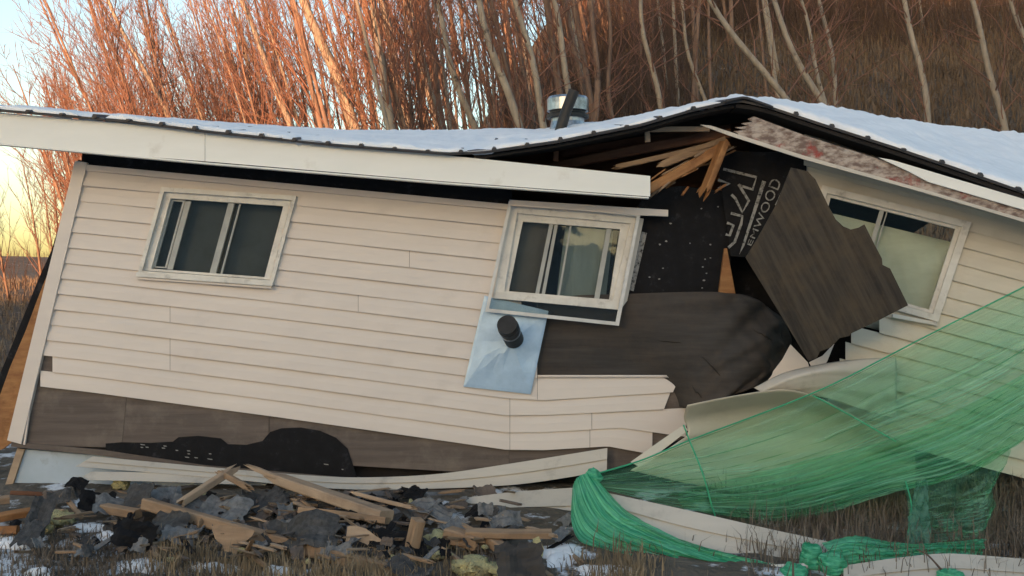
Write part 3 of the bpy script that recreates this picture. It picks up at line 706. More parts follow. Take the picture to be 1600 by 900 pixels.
for px in np.arange(-60, 2070, 4):
    p = roof_front(px)
    if lastx is None or p.x - lastx > .245:
        lastx = p.x; V, Fc = [], []
        hr = R.uniform(.022, .036); pts = [roof_pt(px, t) for t in frange(-.004, 1, 6)]
        for p in pts: V += [p + Vector((-.020, 0, .012)), p + Vector((-.010, 0, hr)), p + Vector((.010, 0, hr)), p + Vector((.020, 0, .012)), p + Vector((0, 0, .0))]
        for i in range(5):
            for s in range(5): Fc.append([i*5 + s, i*5 + (s+1) % 5, (i+1)*5 + (s+1) % 5, (i+1)*5 + s])
        Fc += [[4, 3, 2, 1, 0], [25, 26, 27, 28, 29]]
        obj('roof_rib', V, Fc, M['roofm'], roof)
# dark decking edge under the metal
def eave_band(name, pxs, d0, d1, off, th, m, parent=H):
    f = [roof_front(px) for px in pxs]
    fr = [p + Vector((0, .55 - off, -d0)) for p in f]; lo = [p + Vector((0, .55 - off, -d1)) for p in f]
    n = len(fr); V = fr + lo + [p + Vector((0, th, 0)) for p in fr] + [p + Vector((0, th, 0)) for p in lo]; Fc = []
    for i in range(n-1):
        Fc += [[i, i+1, n+i+1, n+i], [2*n+i, 3*n+i, 3*n+i+1, 2*n+i+1], [i, 2*n+i, 2*n+i+1, i+1], [n+i, n+i+1, 3*n+i+1, 3*n+i]]
    Fc += [[0, n, 3*n, 2*n], [n-1, 3*n-1, 4*n-1, 2*n-1][:0] or [n-1, 3*n-1, 4*n-1, 2*n-1]]
    return obj(name, V, Fc, m, parent)
eave_band('roof_decking_edge', frange(740, 1150, 24), .012, .036, .50, .25, M['dark'])
eave_band('roof_decking_edge', frange(1151, 2070, 40), .012, .042, .52, .25, M['dark'])
# ridge cap over the fold
sheet('fold_cap', [[roof_pt(px, t) + Vector((0, 0, .03 - .0006 * abs(px - 1165))) for px in frange(1132, 1206, 12)] for t in frange(-.012, .6, 6)], M['roofm'], roof, th=.02)

def snow_on(name, pa, pb, thick, label, seed, setback, n=260, hole=.0):
    V, nr = [], 22; pxs = frange(pa, pb, n)
    for r in range(nr + 1):
        for i, px in enumerate(pxs):
            f = roof_front(px); sb = setback + .03 * noise.noise(Vector((f.x * 3, seed, 0))) + .018 * noise.noise(Vector((f.x * 11, seed, 1)))
            L = (roof_ridge(f) - f).length; t0 = max(.004, sb / L)
            if r == 0: t = t0; h = .012
            else:
                t = t0 + (1.0 - t0) * ((r - 1) / (nr - 1)) ** 1.8
                edge = min(1, (r - 1) / 3 + .45) * min(1, (i + .3) / 3, (n - 1 - i + .3) / 3)
                h = .016 + (thick * (.8 + .5 * noise.noise(Vector((f.x * 2.2, t * 6, seed))) + .35 * noise.noise(Vector((f.x * 7, t * 14, seed))) + .25 * noise.noise(Vector((f.x * 19, t * 40, seed))))) * edge - hole * max(0, noise.noise(Vector((f.x * 2.7, t * 9, seed + 9))) - .05) * max(0, 1 - t * 1.2)
            V.append(roof_pt(px, t) + Vector((0, 0, h)))
    for i, px in enumerate(pxs): pass
    return obj(name, V, grid_faces(nr + 1, n), M['snow'], smooth=True, label=label, cat='snow', kind='stuff')
snow_on('roof_snow', -58, 1128, .034, 'thin snow lying on the sagging left roof', 1, .05, hole=.16)
snow_on('roof_snow', 1206, 2070, .058, 'thicker snow lying on the right roof slope', 2, .012)

# fascias
for a, b, nm in ((-44, 320, 0), (320.6, 1016, 1)):
    tp_ = [(-44, 171), (0, 176), (190, 192), (320, 206), (700, 243), (1016, 275)]; bt_ = [(-44, 218), (0, 224), (190, 242), (320, 252), (700, 284), (1014, 307)]
    n = 20; V = []
    for x in frange(a, b, n): V += [PL(x, ip(tp_, x), LW, .5), PL(x, ip(bt_, x), LW, .5), PL(x, ip(tp_, x), LW, .46), PL(x, ip(bt_, x), LW, .46)]
    Fc = []
    for i in range(n-1):
        A, B = 4*i, 4*i + 4
        Fc += [[A, A+1, B+1, B], [A+2, B+2, B+3, A+3], [A, B, B+2, A+2], [A+1, A+3, B+3, B+1]]
    Fc += [[0, 2, 3, 1], [4*n-4, 4*n-3, 4*n-1, 4*n-2]]
    obj('fascia_board', V, Fc, M['cream'], H)
slab('fascia_lip', [(-44, 219), (320, 253.5), (700, 285), (1014, 308), (1014, 310), (700, 287.5), (320, 256), (-44, 222)], LW, .515, .06, M['cream'], H)
# soffit: boards blackened for the shade of the open eave
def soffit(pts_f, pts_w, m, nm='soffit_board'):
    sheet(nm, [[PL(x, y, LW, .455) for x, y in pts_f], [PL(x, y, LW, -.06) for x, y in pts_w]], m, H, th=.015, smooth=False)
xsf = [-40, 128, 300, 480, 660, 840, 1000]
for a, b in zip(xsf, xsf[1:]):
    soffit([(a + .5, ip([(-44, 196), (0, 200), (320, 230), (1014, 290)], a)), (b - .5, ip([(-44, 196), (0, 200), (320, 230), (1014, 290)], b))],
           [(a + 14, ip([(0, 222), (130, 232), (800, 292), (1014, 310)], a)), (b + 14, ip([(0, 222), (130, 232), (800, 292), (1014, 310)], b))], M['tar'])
ft = [(1178, 182), (1256, 211), (1375, 249), (1450, 278), (1600, 327), (2060, 488)]; fb = [(1150, 213), (1256, 246), (1444, 299), (1600, 345), (2060, 505)]
q = random.Random(5); jag = [(1178, 182), (1168, 186), (1176, 190), (1158, 193), (1170, 197), (1148, 199), (1166, 203), (1146, 205), (1154, 209), (1150, 213)]
slab('peeling_fascia_board', jag + fb[1:] + ft[1:][::-1], RW, .50, .035, M['redpaint'], H)
slab('fascia_edge_strip', [(1094, 195), (1110, 196), (1256, 243), (1444, 296), (1600, 342), (1600, 347), (1444, 301), (1256, 249), (1140, 212)], RW, .52, .018, M['siding_g'], H)
slab('fascia_cover', [(1373, 246), (1394, 250), (1600, 311), (2060, 470), (2060, 486), (1600, 328), (1450, 284), (1420, 268)], RW, .53, .02, M['cream'], H)
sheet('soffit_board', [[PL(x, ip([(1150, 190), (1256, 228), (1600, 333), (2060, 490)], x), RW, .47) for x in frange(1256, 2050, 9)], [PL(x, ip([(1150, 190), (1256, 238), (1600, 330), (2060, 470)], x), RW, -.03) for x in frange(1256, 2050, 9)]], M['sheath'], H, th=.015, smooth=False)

# back and interior surfaces so the inside stays dark
z0 = .2
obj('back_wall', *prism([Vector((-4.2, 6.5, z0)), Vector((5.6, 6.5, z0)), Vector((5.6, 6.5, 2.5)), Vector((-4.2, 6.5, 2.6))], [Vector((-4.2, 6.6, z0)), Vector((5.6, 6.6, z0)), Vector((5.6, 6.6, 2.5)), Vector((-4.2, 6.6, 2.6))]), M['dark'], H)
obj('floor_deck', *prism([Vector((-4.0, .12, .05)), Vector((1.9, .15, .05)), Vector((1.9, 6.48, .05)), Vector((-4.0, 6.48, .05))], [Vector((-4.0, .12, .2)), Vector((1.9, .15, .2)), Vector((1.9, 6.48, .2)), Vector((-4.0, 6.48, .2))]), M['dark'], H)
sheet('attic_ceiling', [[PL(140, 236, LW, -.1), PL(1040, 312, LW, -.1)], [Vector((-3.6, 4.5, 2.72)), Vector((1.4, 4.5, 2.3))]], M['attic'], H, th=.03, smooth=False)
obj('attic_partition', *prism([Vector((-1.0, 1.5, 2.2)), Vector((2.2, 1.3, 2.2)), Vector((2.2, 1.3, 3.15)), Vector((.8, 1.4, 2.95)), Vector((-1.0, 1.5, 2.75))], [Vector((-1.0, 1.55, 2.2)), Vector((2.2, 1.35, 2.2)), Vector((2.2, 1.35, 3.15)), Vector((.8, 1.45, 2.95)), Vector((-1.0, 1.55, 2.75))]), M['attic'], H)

# --- lumber
def beam(name, p0, p1, w, h, m, parent=None, sp0=0, sp1=0, seed=0, roll=0.0, **k):
    q = random.Random(seed); p0, p1 = Vector(p0), Vector(p1); L = (p1 - p0).length; ax = (p1 - p0).normalized()
    up = Vector((0, 0, 1)) if abs(ax.z) < .9 else Vector((0, -1, 0))
    sd = ax.cross(up).normalized(); up = sd.cross(ax).normalized()
    if roll: rq = Quaternion(ax, roll); sd = rq @ sd; up = rq @ up
    n = 6; V, Fc = [], []; ch = min(w, h) * .12
    prof = [(-w/2 + ch, -h/2), (w/2 - ch, -h/2), (w/2, -h/2 + ch), (w/2, h/2 - ch), (w/2 - ch, h/2), (-w/2 + ch, h/2), (-w/2, h/2 - ch), (-w/2, -h/2 + ch)]
    bw = q.uniform(-.01, .01) * L
    for i in range(n):
        t = i / (n - 1); c = p0.lerp(p1, t) + up * bw * math.sin(math.pi * t)
        for a, b in prof:
            jt = 1 + q.gauss(0, .012); e = 0
            if sp0 and i == 0: e = -q.uniform(0, sp0)
            if sp1 and i == n - 1: e = q.uniform(0, sp1)
            V.append(c + sd * a * jt + up * b * jt + ax * e)
    for i in range(n-1):
        for s in range(8): Fc.append([i*8 + s, i*8 + (s+1) % 8, (i+1)*8 + (s+1) % 8, (i+1)*8 + s])
    def end(i, sp, sg):
        ringv = [i*8 + s for s in range(8)]
        if not sp: Fc.append(ringv if sg > 0 else ringv[::-1]); return
        c = p0 if sg < 0 else p1
        V.append(c + ax * sg * -sp * .5); cc = len(V) - 1
        for s in range(8):
            a, b = ringv[s], ringv[(s+1) % 8]
            if s % 2 == 0:
                V.append((V[a] + V[b]) / 2 * .8 + V[cc] * .2 + ax * sg * q.uniform(.5, 1.6) * sp); tpi = len(V) - 1
                Fc.extend([[a, b, tpi], [b, cc, tpi], [cc, a, tpi]])
            else: Fc.append([a, b, cc])
    end(0, sp0, -1); end(n - 1, sp1, 1)
    # turn into a local frame so that the grain follows the length
    rot = Matrix((ax, sd, up)).transposed()
    c = (p0 + p1) / 2; inv = rot.transposed()
    Vl = [inv @ (v - c) for v in V]
    me = bpy.data.meshes.new(name); me.from_pydata([tuple(v) for v in Vl], [], Fc); me.materials.append(m); me.update()
    o = bpy.data.objects.new(name, me); COL.objects.link(o); place(o, c, parent)
    o.rotation_euler = rot.to_euler(); tag(o, k.get('label'), k.get('cat'), k.get('group')); return o
px_m = lambda wpx, Y: wpx / F * (Y - CY)
def pbeam(name, a, b, Ya, Yb, wpx, m, parent=None, depth=None, **k):
    t = px_m(wpx, (Ya + Yb) / 2); return beam(name, P(*a, Ya), P(*b, Yb), depth or t * .9, t, m, parent, **k)
pbeam('rafter', (968, 204), (1108, 202), -.1, -.05, 8, M['lumber_p'], H)
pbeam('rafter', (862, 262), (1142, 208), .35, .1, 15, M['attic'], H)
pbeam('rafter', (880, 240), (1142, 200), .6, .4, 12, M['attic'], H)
pbeam('rafter', (972, 259), (1118, 224), .1, .0, 8, M['lumber'], H, sp0=.06, seed=1)
pbeam('rafter', (1046, 253), (1134, 219), .05, .02, 12, M['lumber'], H, sp0=.06, seed=2)
pbeam('rafter', (1020, 292), (1138, 224), -.12, -.1, 15, M['lumber_o'], H, sp0=.05, seed=3)
pbeam('rafter', (1104, 292), (1132, 222), -.2, -.18, 22, M['lumber_o'], H, sp0=.07, seed=4, depth=.05)
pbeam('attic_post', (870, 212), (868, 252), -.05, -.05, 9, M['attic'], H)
pbeam('attic_post', (1011, 202), (1012, 222), -.12, -.12, 9, M['lumber_p'], H)
rsp = random.Random(31)
for i in range(16):
    x0 = rsp.uniform(1020, 1125); y0 = ip([(1020, 288), (1135, 232)], x0) + rsp.uniform(-14, 22); L_ = rsp.uniform(10, 34); an = rsp.gauss(-.55, .3); yy = rsp.uniform(-.2, .1)
    pbeam('splinter', (x0, y0), (x0 + L_ * math.cos(an), y0 + L_ * math.sin(an)), yy, yy + .03, rsp.uniform(1.6, 4), M[rsp.choice(['lumber_o', 'lumber', 'lumber_p'])], H, sp0=.04, sp1=.02, seed=900 + i)
for i, (x, y, yy) in enumerate([(1045, 290, -.05), (1068, 302, -.02), (1093, 296, -.1), (1120, 298, -.1)]):
    pbeam('splinter', (x, y), (x + R.uniform(4, 12), y - R.uniform(6, 14)), yy, yy, 3.5, M['lumber_o'], H, sp0=.02, sp1=.02, seed=20 + i)

# --- chimney and leaning pipe on the roof
def lathe(name, prof, c, m, parent, tilt=None, seg=28, **k):
    V, Fc = [], []; n = len(prof)
    for r, z in prof:
        for s in range(seg):
            a = 2 * math.pi * s / seg; v = Vector((r * math.cos(a), r * math.sin(a), z))
            if tilt is not None: v = tilt @ v
            V.append(c + v)
    for i in range(n-1):
        for s in range(seg): Fc.append([i*seg + s, i*seg + (s+1) % seg, (i+1)*seg + (s+1) % seg, (i+1)*seg + s])
    Fc += [list(range(seg))[::-1], [(n-1)*seg + s for s in range(seg)]]
    return obj(name, V, Fc, m, parent, **k)
cb = P(887, 225, 1.9); sc = (1.9 - CY) / F
ch = lathe('chimney', [(35*sc, 0), (30*sc, 18*sc), (26*sc, 34*sc), (26*sc, 40*sc)], cb, M['steel'], H)
lathe('chimney_collar', [(33*sc, 0), (33*sc, 5*sc), (28*sc, 7*sc), (28*sc, 10*sc), (32*sc, 11*sc), (32*sc, 15*sc)], cb + Vector((0, 0, 40*sc)), M['pipe'], ch)
lathe('chimney_cap', [(30*sc, 0), (32.5*sc, 1*sc), (32.5*sc, 19*sc), (30*sc, 23*sc), (14*sc, 25*sc)], cb + Vector((0, 0, 50*sc)), M['steel'], ch)
V, Fc = [], []; tube(V, Fc, [P(872, 215, 1.5), P(884, 175, 1.5), P(897, 142, 1.5)], [.052, .052, .052], 16)
vp = obj('vent_pipe', V, Fc, M['pipe'], H)

# --- galvanised vent plate with its stub pipe
q4 = [(757, 462), (857, 486), (829, 616), (724, 604)]
cen = (800, 533); V = []
rim = []
for (a, b) in zip(q4, q4[1:] + q4[:1]):
    for t in (0, .25, .5, .75): rim.append((a[0] + (b[0]-a[0]) * t, a[1] + (b[1]-a[1]) * t))
lev = [(1, .030), (.93, .034), (.6, .042), (.25, .052), (.0, .056)]
for s, of in lev[:-1]:
    for (x, y) in rim: V.append(PL(cen[0] + (x - cen[0]) * s, cen[1] + (y - cen[1]) * s, LW, of + .006 * noise.noise(Vector((x * .07, y * .07, s * 3)))))
V.append(PL(*cen, LW, .056)); Fc = []; n = len(rim)
for i in range(len(lev) - 2):
    for s in range(n): Fc.append([i*n + s, i*n + (s+1) % n, (i+1)*n + (s+1) % n, (i+1)*n + s])
for s in range(n): Fc.append([(len(lev)-2)*n + s, (len(lev)-2)*n + (s+1) % n, len(V) - 1])
vplate = obj('vent_plate', V, Fc, M['galv'], H, sol=.004)
a, b = PL(803, 530, LW, .06), PL(792, 507, LW, .34); V, Fc = [], []
r = .080; tube(V, Fc, [a, a.lerp(b, .72), a.lerp(b, .73), a.lerp(b, .82), a.lerp(b, .83), b], [r, r, r*1.06, r*1.06, r, r], 28)
obj('vent_stub', V, Fc, M['pipe'], vplate)
V, Fc = [], []; tube(V, Fc, [a.lerp(b, .50), a.lerp(b, .56)], [r*1.05, r*1.05], 28); obj('clamp_ring', V, Fc, M['steel'], vplate)

# ------------------------------------------------------------------ loose boards and siding
def wavy(ribs, nr, nc, amp=.0, seed=0, fx=8, fy=3, lap=0):
    rows = loft(ribs, nr, nc)
    if lap:
        for r in range(nr):
            for c in range(nc): rows[r][c] += Vector((0, -.016 * ((r % lap) / lap), 0))
    if amp:
        for r in range(nr):
            for c in range(nc): rows[r][c] += Vector((0, amp * noise.noise(Vector((c / nc * fx, r / nr * fy, seed))), 0))
    return rows
bk = [[P(838, 470, .12), P(900, 462, .12), P(985, 459, .06), P(1100, 456, -.10), P(1168, 463, -.05), P(1212, 490, .1), P(1234, 528, .3)],
      [P(838, 515, .11), P(900, 510, .11), P(985, 505, .06), P(1100, 505, -.12), P(1165, 510, -.12), P(1212, 525, .05), P(1232, 545, .3)],
      [P(838, 560, .10), P(900, 556, .10), P(985, 556, .10), P(1040, 560, .0), P(1100, 560, -.14), P(1160, 560, -.18), P(1205, 563, -.02), P(1220, 570, .25)],
      [P(836, 612, .10), P(900, 612, .10), P(985, 616, .10), P(1052, 632, .10), P(1085, 637, -.16), P(1130, 624, -.2), P(1180, 604, -.1), P(1206, 588, .2)]]
bkr = wavy(bk, 40, 90, .012, 3)
for r_ in range(40):
    for c_ in range(48, 90):
        k_ = min(1, (c_ - 48) / 20); bkr[r_][c_] += Vector((.03 * k_ * noise.noise(Vector((c_ * .12, r_ * .16, 4))), .085 * k_ * noise.noise(Vector((c_ * .13 + r_ * .10, r_ * .10, 7))) - .05 * k_ * abs(noise.noise(Vector((c_ * .16 - r_ * .12, 0, 2)))), .02 * k_ * noise.noise(Vector((c_ * .15, r_ * .1, 9)))))
for r_ in range(40):
    jg = .030 * noise.noise(Vector((r_ * .55, 0, 3))) + .022 * noise.noise(Vector((r_ * 1.9, 0, 8)))
    dv = (bkr[r_][89] - bkr[r_][86]).normalized()
    for c_ in range(80, 90): bkr[r_][c_] += dv * jg * ((c_ - 79) / 10) ** 2
bply = sheet('buckled_plywood', bkr, M['ply'], th=.012, label='dark plywood sheet bulging outward below the middle window', cat='plywood')
for path in ([(22 + int(k * .9), 52 + k) for k in range(9)], [(31 + int(k * .7), 50 + k) for k in range(7)], [(12 + int(.5 * k), 66 + k) for k in range(10)], [(17, 38 + k) for k in range(8)]):
    n_ = len(path)
    rr = [[bkr[r_][c_] + Vector((0, -.004, 0)) for r_, c_ in path], [bkr[r_][c_] + Vector((.002, -.004 - .022 * math.sin(math.pi * (k + .3) / n_), .010 * math.sin(math.pi * (k + .3) / n_))) for k, (r_, c_) in enumerate(path)]]
    sheet('split_lip', rr, M['ply'], bply, th=.003)
for nm, pts in (('a', [(1102, 536), (1122, 541), (1140, 552)]), ('b', [(1088, 588), (1102, 596), (1117, 611)])):
    pass
hp = [(1236, 262), (1262, 268), (1274, 280), (1284, 300), (1296, 325), (1306, 343), (1318, 354), (1330, 359), (1342, 356), (1351, 351), (1364, 377), (1378, 404), (1379, 414), (1391, 420), (1419, 477), (1372, 501), (1330, 521), (1327, 525), (1312, 528), (1298, 543), (1281, 549), (1276, 560), (1263, 564), (1215, 484), (1165, 403), (1185, 370), (1212, 322)]
hpl = (RW[0] - .62, RW[1] + .10, RW[2] - .22)
slab('hanging_plywood', hp, hpl, 0, .016, M['ply_v'], label='dark weathered plywood panel hanging crooked over the right window', cat='plywood')

def siding_strip(name, top, bot, Yt, Yb, m, label, laps=2, n=44, cat='siding strip', amp=.006, seed=0, curl=0):
    T = resample([Vector((x, y, 0)) for x, y in top], n); B = resample([Vector((x, y, 0)) for x, y in bot], n)
    prof = []
    for k in range(laps):
        prof += [(k / laps + .001, .003), ((k + .5) / laps, -.006), ((k + .97) / laps, -.013), ((k + .985) / laps, .003)]
    rows = []
    for s, of in prof:
        r = []
        for i in range(n):
            u = i / (n - 1); p = T[i].lerp(B[i], s)
            Y = (Yt[0] + (Yt[1] - Yt[0]) * u) * (1 - s) + (Yb[0] + (Yb[1] - Yb[0]) * u) * s
            r.append(P(p.x, p.y, Y + of + amp * noise.noise(Vector((u * 5, s, seed))) - curl * math.sin(math.pi * s)))
        rows.append(r)
    return sheet(name, rows, m, th=.002, smooth=False, label=label, cat=cat)
siding_strip('siding_strip', [(145, 713), (350, 732), (470, 742), (560, 746), (680, 741), (800, 724), (949, 700)], [(118, 729), (350, 748), (470, 760), (560, 765), (700, 763), (820, 756), (948, 736)], (-.05, -.08), (-.12, -.16), M['siding_g'], 'long bowed siding strip sagging below the bare sheathing', seed=1)
siding_strip('siding_strip', [(142, 737), (250, 739), (370, 748)], [(122, 750), (250, 753), (370, 757)], (-.14, -.12), (-.2, -.18), M['siding_g'], 'short pale siding strip end over the blue foam board', laps=1, seed=2)
siding_strip('siding_strip', [(598, 798), (700, 782), (800, 769), (897, 762)], [(606, 810), (700, 812), (800, 818), (893, 820)], (-.35, -.5), (-.55, -.75), M['siding_g'], 'flared siding strip end left of the green net', seed=3)
siding_strip('siding_strip', [(940, 768), (1100, 803), (1200, 826), (1292, 846), (1300, 850)], [(960, 812), (1070, 850), (1180, 872), (1284, 890), (1294, 892)], (-1.15, -1.62), (-1.3, -1.82), M['siding_g'], 'wide siding strip lying slanted in front of the green net', seed=4)
siding_strip('siding_strip', [(1318, 884), (1400, 872), (1480, 865), (1600, 873), (1720, 880)], [(1318, 945), (1400, 938), (1480, 935), (1600, 940), (1720, 948)], (-1.95, -1.95), (-2.25, -2.25), M['siding_g'], 'pale siding strip along the bottom right corner', laps=3, seed=5)
siding_strip('siding_strip', [(560, 766), (700, 770), (760, 778)], [(545, 776), (690, 800), (750, 806)], (-.3, -.3), (-.45, -.45), M['shing_l'], 'dull grey strip under the long bowed siding strip', seed=6)
siding_strip('siding_strip', [(1068, 664), (1030, 690), (985, 722)], [(1076, 672), (1040, 700), (1000, 730)], (-.40, -.45), (-.42, -.48), M['siding_r'], 'narrow cream edge strip slanting down to the green net knot', laps=1, n=12, seed=7)
# curled siding under the hanging plywood
c1r = [[P(1074, 633, -.62), P(1150, 618, -.66), P(1225, 609, -.66), P(1280, 622, -.55), P(1345, 655, -.45), P(1430, 700, -.45)],
       [P(1068, 652, -.50), P(1150, 645, -.40), P(1230, 640, -.36), P(1290, 652, -.34), P(1350, 680, -.36), P(1430, 715, -.40)],
       [P(1073, 680, -.46), P(1150, 680, -.32), P(1230, 680, -.28), P(1300, 690, -.28), P(1360, 705, -.3), P(1430, 730, -.36)],
       [P(985, 735, -.50), P(1100, 760, -.40), P(1200, 772, -.36), P(1300, 765, -.36), P(1370, 758, -.38), P(1430, 765, -.42)]]
sheet('curled_siding', wavy(c1r, 22, 50, .006, 1, lap=5), M['siding_r'], th=.004, label='curled siding sheet with its hollow side facing out below the hanging plywood', cat='siding')
c2r = [[P(1178, 606, -.45), P(1225, 583, -.5), P(1290, 568, -.52), P(1345, 561, -.48), P(1400, 558, -.42)],
       [P(1190, 612, -.5), P(1235, 592, -.6), P(1290, 578, -.62), P(1345, 574, -.52), P(1400, 577, -.44)],
       [P(1200, 612, -.5), P(1245, 606, -.56), P(1295, 602, -.56), P(1345, 604, -.5), P(1400, 612, -.44)],
       [P(1230, 614, -.48), P(1262, 616, -.5), P(1300, 624, -.5), P(1345, 640, -.46), P(1400, 655, -.44)]]
sheet('curled_siding', wavy(c2r, 18, 40, .004, 2, lap=6), M['siding_g'], th=.004, label='rolled siding edge above the hollow curled sheet', cat='siding')
slab('siding_shard', [(1192, 604), (1206, 586), (1208, 580), (1222, 562), (1235, 538), (1262, 566), (1266, 577), (1240, 586)], RW, .25, .004, M['siding'], label='pointed cream siding shard at the bulging plywood edge', cat='siding')
slab('siding_shard', [(1268, 574), (1264, 566), (1285, 556), (1304, 536), (1292, 566), (1286, 572)], RW, .24, .004, M['siding'], label='small thin cream siding shard under the hanging plywood tip', cat='siding')

# ------------------------------------------------------------------ green net
N = empty('green_net', GP(930, 820), 'torn translucent green plastic net draped from the right wall to the ground', 'net')
def net(name, ribs, nr, nc, m, amp, freq, seed, drape=.0):
    rows = loft(ribs, nr, nc)
    for r in range(nr):
        for c in range(nc):
            u, v = c / (nc - 1), r / (nr - 1)
            f = v * freq + .8 * noise.noise(Vector((u * 2.2, v * 3, seed)))
            a = amp * (.35 + .65 * min(1, u * 3)) * (math.sin(f * 6.283) + .5 * math.sin(f * 15.1 + u * 3))
            rows[r][c] += Vector((0, a + .02 * noise.noise(Vector((u * 9, v * 16, seed))) + .026 * noise.noise(Vector((u * 30 + v * 8, v * 15, seed))) * min(1, u * 4), .35 * a * math.cos(f * 6.283)))
    return sheet(name, rows, m, N, th=0)
main = [
 [P(922, 742, -1.18), P(1000, 722, -1.02), P(1075, 691, -.92), P(1280, 613, -.80), P(1450, 526, -.82), P(1640, 430, -.95)],
 [P(922, 745, -1.20), P(1005, 734, -1.04), P(1090, 712, -.95), P(1300, 655, -.82), P(1460, 590, -.84), P(1640, 510, -.98)],
 [P(924, 750, -1.22), P(1015, 750, -1.08), P(1110, 738, -1.0), P(1300, 705, -.88), P(1460, 650, -.90), P(1640, 575, -1.02)],
 [P(930, 756, -1.22), P(1025, 768, -1.10), P(1120, 768, -1.05), P(1300, 745, -.95), P(1460, 702, -.95), P(1640, 625, -1.05)],
 [P(940, 764, -1.22), P(1040, 788, -1.12), P(1140, 806, -1.1), P(1232, 812, -1.08), P(1400, 768, -1.02), P(1520, 735, -1.02), P(1640, 655, -1.08)]]
net('net_sweep', main, 90, 150, M['net'], .020, 9, 1)
fold2 = [[P(1060, 770, -1.14), P(1200, 735, -1.1), P(1380, 690, -1.06), P(1500, 640, -1.06), P(1640, 560, -1.12)],
         [P(1060, 782, -1.14), P(1200, 765, -1.12), P(1380, 725, -1.08), P(1500, 685, -1.08), P(1640, 610, -1.14)],
         [P(1070, 795, -1.14), P(1220, 810, -1.13), P(1390, 768, -1.1), P(1510, 738, -1.1), P(1640, 660, -1.14)]]
net('net_overlap', fold2, 40, 110, M['net'], .016, 6, 5)
left = [[P(925, 738, -1.24), P(945, 762, -1.28), P(985, 802, -1.42), P(1060, 842, -1.60), P(1150, 868, -1.75), P(1270, 895, -1.92)],
        [P(908, 742, -1.24), P(930, 780, -1.34), P(970, 822, -1.48), P(1060, 856, -1.66), P(1150, 882, -1.80), P(1270, 908, -1.97)],
        [P(898, 752, -1.24), P(906, 800, -1.36), P(950, 842, -1.52), P(1050, 872, -1.70), P(1150, 898, -1.86), P(1270, 925, -2.02)],
        [P(894, 765, -1.24), P(893, 815, -1.34), P(912, 848, -1.50), P(1020, 878, -1.72), P(1130, 912, -1.92), P(1270, 945, -2.06)]]
net('net_wrap', left, 60, 110, M['net_d'], .016, 5, 2)
hang = [[P(1412, 760, -1.12), P(1480, 740, -1.1), P(1530, 722, -1.1), P(1585, 690, -1.1)],
        [P(1420, 800, -1.3), P(1480, 790, -1.28), P(1530, 780, -1.26), P(1556, 755, -1.2)],
        [P(1416, 835, -1.5), P(1480, 832, -1.5), P(1530, 826, -1.46), P(1549, 805, -1.4)],
        [P(1410, 856, -1.66), P(1480, 858, -1.66), P(1520, 858, -1.66), P(1534, 848, -1.62)]]
net('net_hanging_fold', hang, 60, 60, M['net'], .03, 3, 3)
band = [[P(1432, 752, -1.2), P(1422, 800, -1.4), P(1418, 838, -1.6), P(1420, 868, -1.75)], [P(1442, 748, -1.2), P(1436, 800, -1.42), P(1434, 835, -1.62), P(1440, 866, -1.75)], [P(1450, 752, -1.2), P(1452, 800, -1.4), P(1454, 830, -1.6), P(1456, 858, -1.72)]]
net('net_band', band, 16, 60, M['net_t'], .012, 2, 4)
roll = [[P(1284, 848, -1.72), P(1330, 838, -1.74), P(1400, 848, -1.74), P(1470, 848, -1.74), P(1540, 842, -1.70)],
        [P(1292, 858, -1.82), P(1330, 852, -1.84), P(1400, 858, -1.82), P(1470, 854, -1.8), P(1538, 850, -1.74)],
        [P(1310, 872, -1.86), P(1345, 872, -1.88), P(1400, 868, -1.86), P(1470, 862, -1.82), P(1536, 858, -1.76)],
        [P(1330, 884, -1.9), P(1370, 880, -1.9), P(1410, 874, -1.88), P(1470, 868, -1.84), P(1534, 866, -1.78)]]
net('net_ground_roll', roll, 36, 90, M['net_d'], .014, 3, 6)
cord = [(925, 742, -1.2), (1000, 720, -1.06), (1075, 689, -.94), (1280, 610, -.82), (1450, 524, -.84), (1640, 428, -.97)]
V, Fc = [], []; tube(V, Fc, resample([P(*c) for c in cord], 40), [.006] * 40, 6); obj('net_hem', V, Fc, M['net_d'], N, smooth=True)
for pts in ([(1068, 664, -.9), (1078, 690, -.95), (1098, 740, -1.12), (1112, 790, -1.16), (1118, 808, -1.16)], [(1270, 618, -.84), (1330, 650, -.86), (1400, 690, -.92)], [(1415, 752, -1.16), (1424, 790, -1.3), (1418, 840, -1.6)]):
    V, Fc = [], []; tube(V, Fc, resample([P(*c) for c in pts], 16), [.006] * 16, 5); obj('net_cord', V, Fc, M['net_d'], N, smooth=True)
def clump(name, c, rx, ry, rz, m, parent, seed, amp=.35, fr=2.2, sub=4, hf=.1, **k):
    bm = bmesh.new(); bmesh.ops.create_icosphere(bm, subdivisions=sub, radius=1)
    for v in bm.verts:
        d = v.co.normalized(); f = 1 + amp * noise.noise(d * fr + Vector((seed * 3.1, 0, 0))) + amp * .6 * noise.noise(d * fr * 2.7 + Vector((0, seed, 0))) + hf * noise.noise(d * fr * 7)
        v.co = Vector((d.x * rx, d.y * ry, d.z * rz)) * f
    V = [Vector(c) + v.co for v in bm.verts]; Fc = [[v.index for v in f.verts] for f in bm.faces]
    uv = [(v.co.x * 4, v.co.z * 2) for v in bm.verts]; bm.free()
    return obj(name, V, Fc, m, parent, smooth=True, uv=uv, **k)
clump('net_knot', P(1268, 872, -1.85), .075, .07, .105, M['net_d'], N, 3, .3, 1.5, hf=.02)
clump('net_knot', P(1300, 884, -1.92), .085, .08, .09, M['net_d'], N, 8, .3, 1.5, hf=.02)
clump('net_knot', P(1240, 898, -1.98), .09, .08, .07, M['net_d'], N, 5, .3, 1.5, hf=.02)
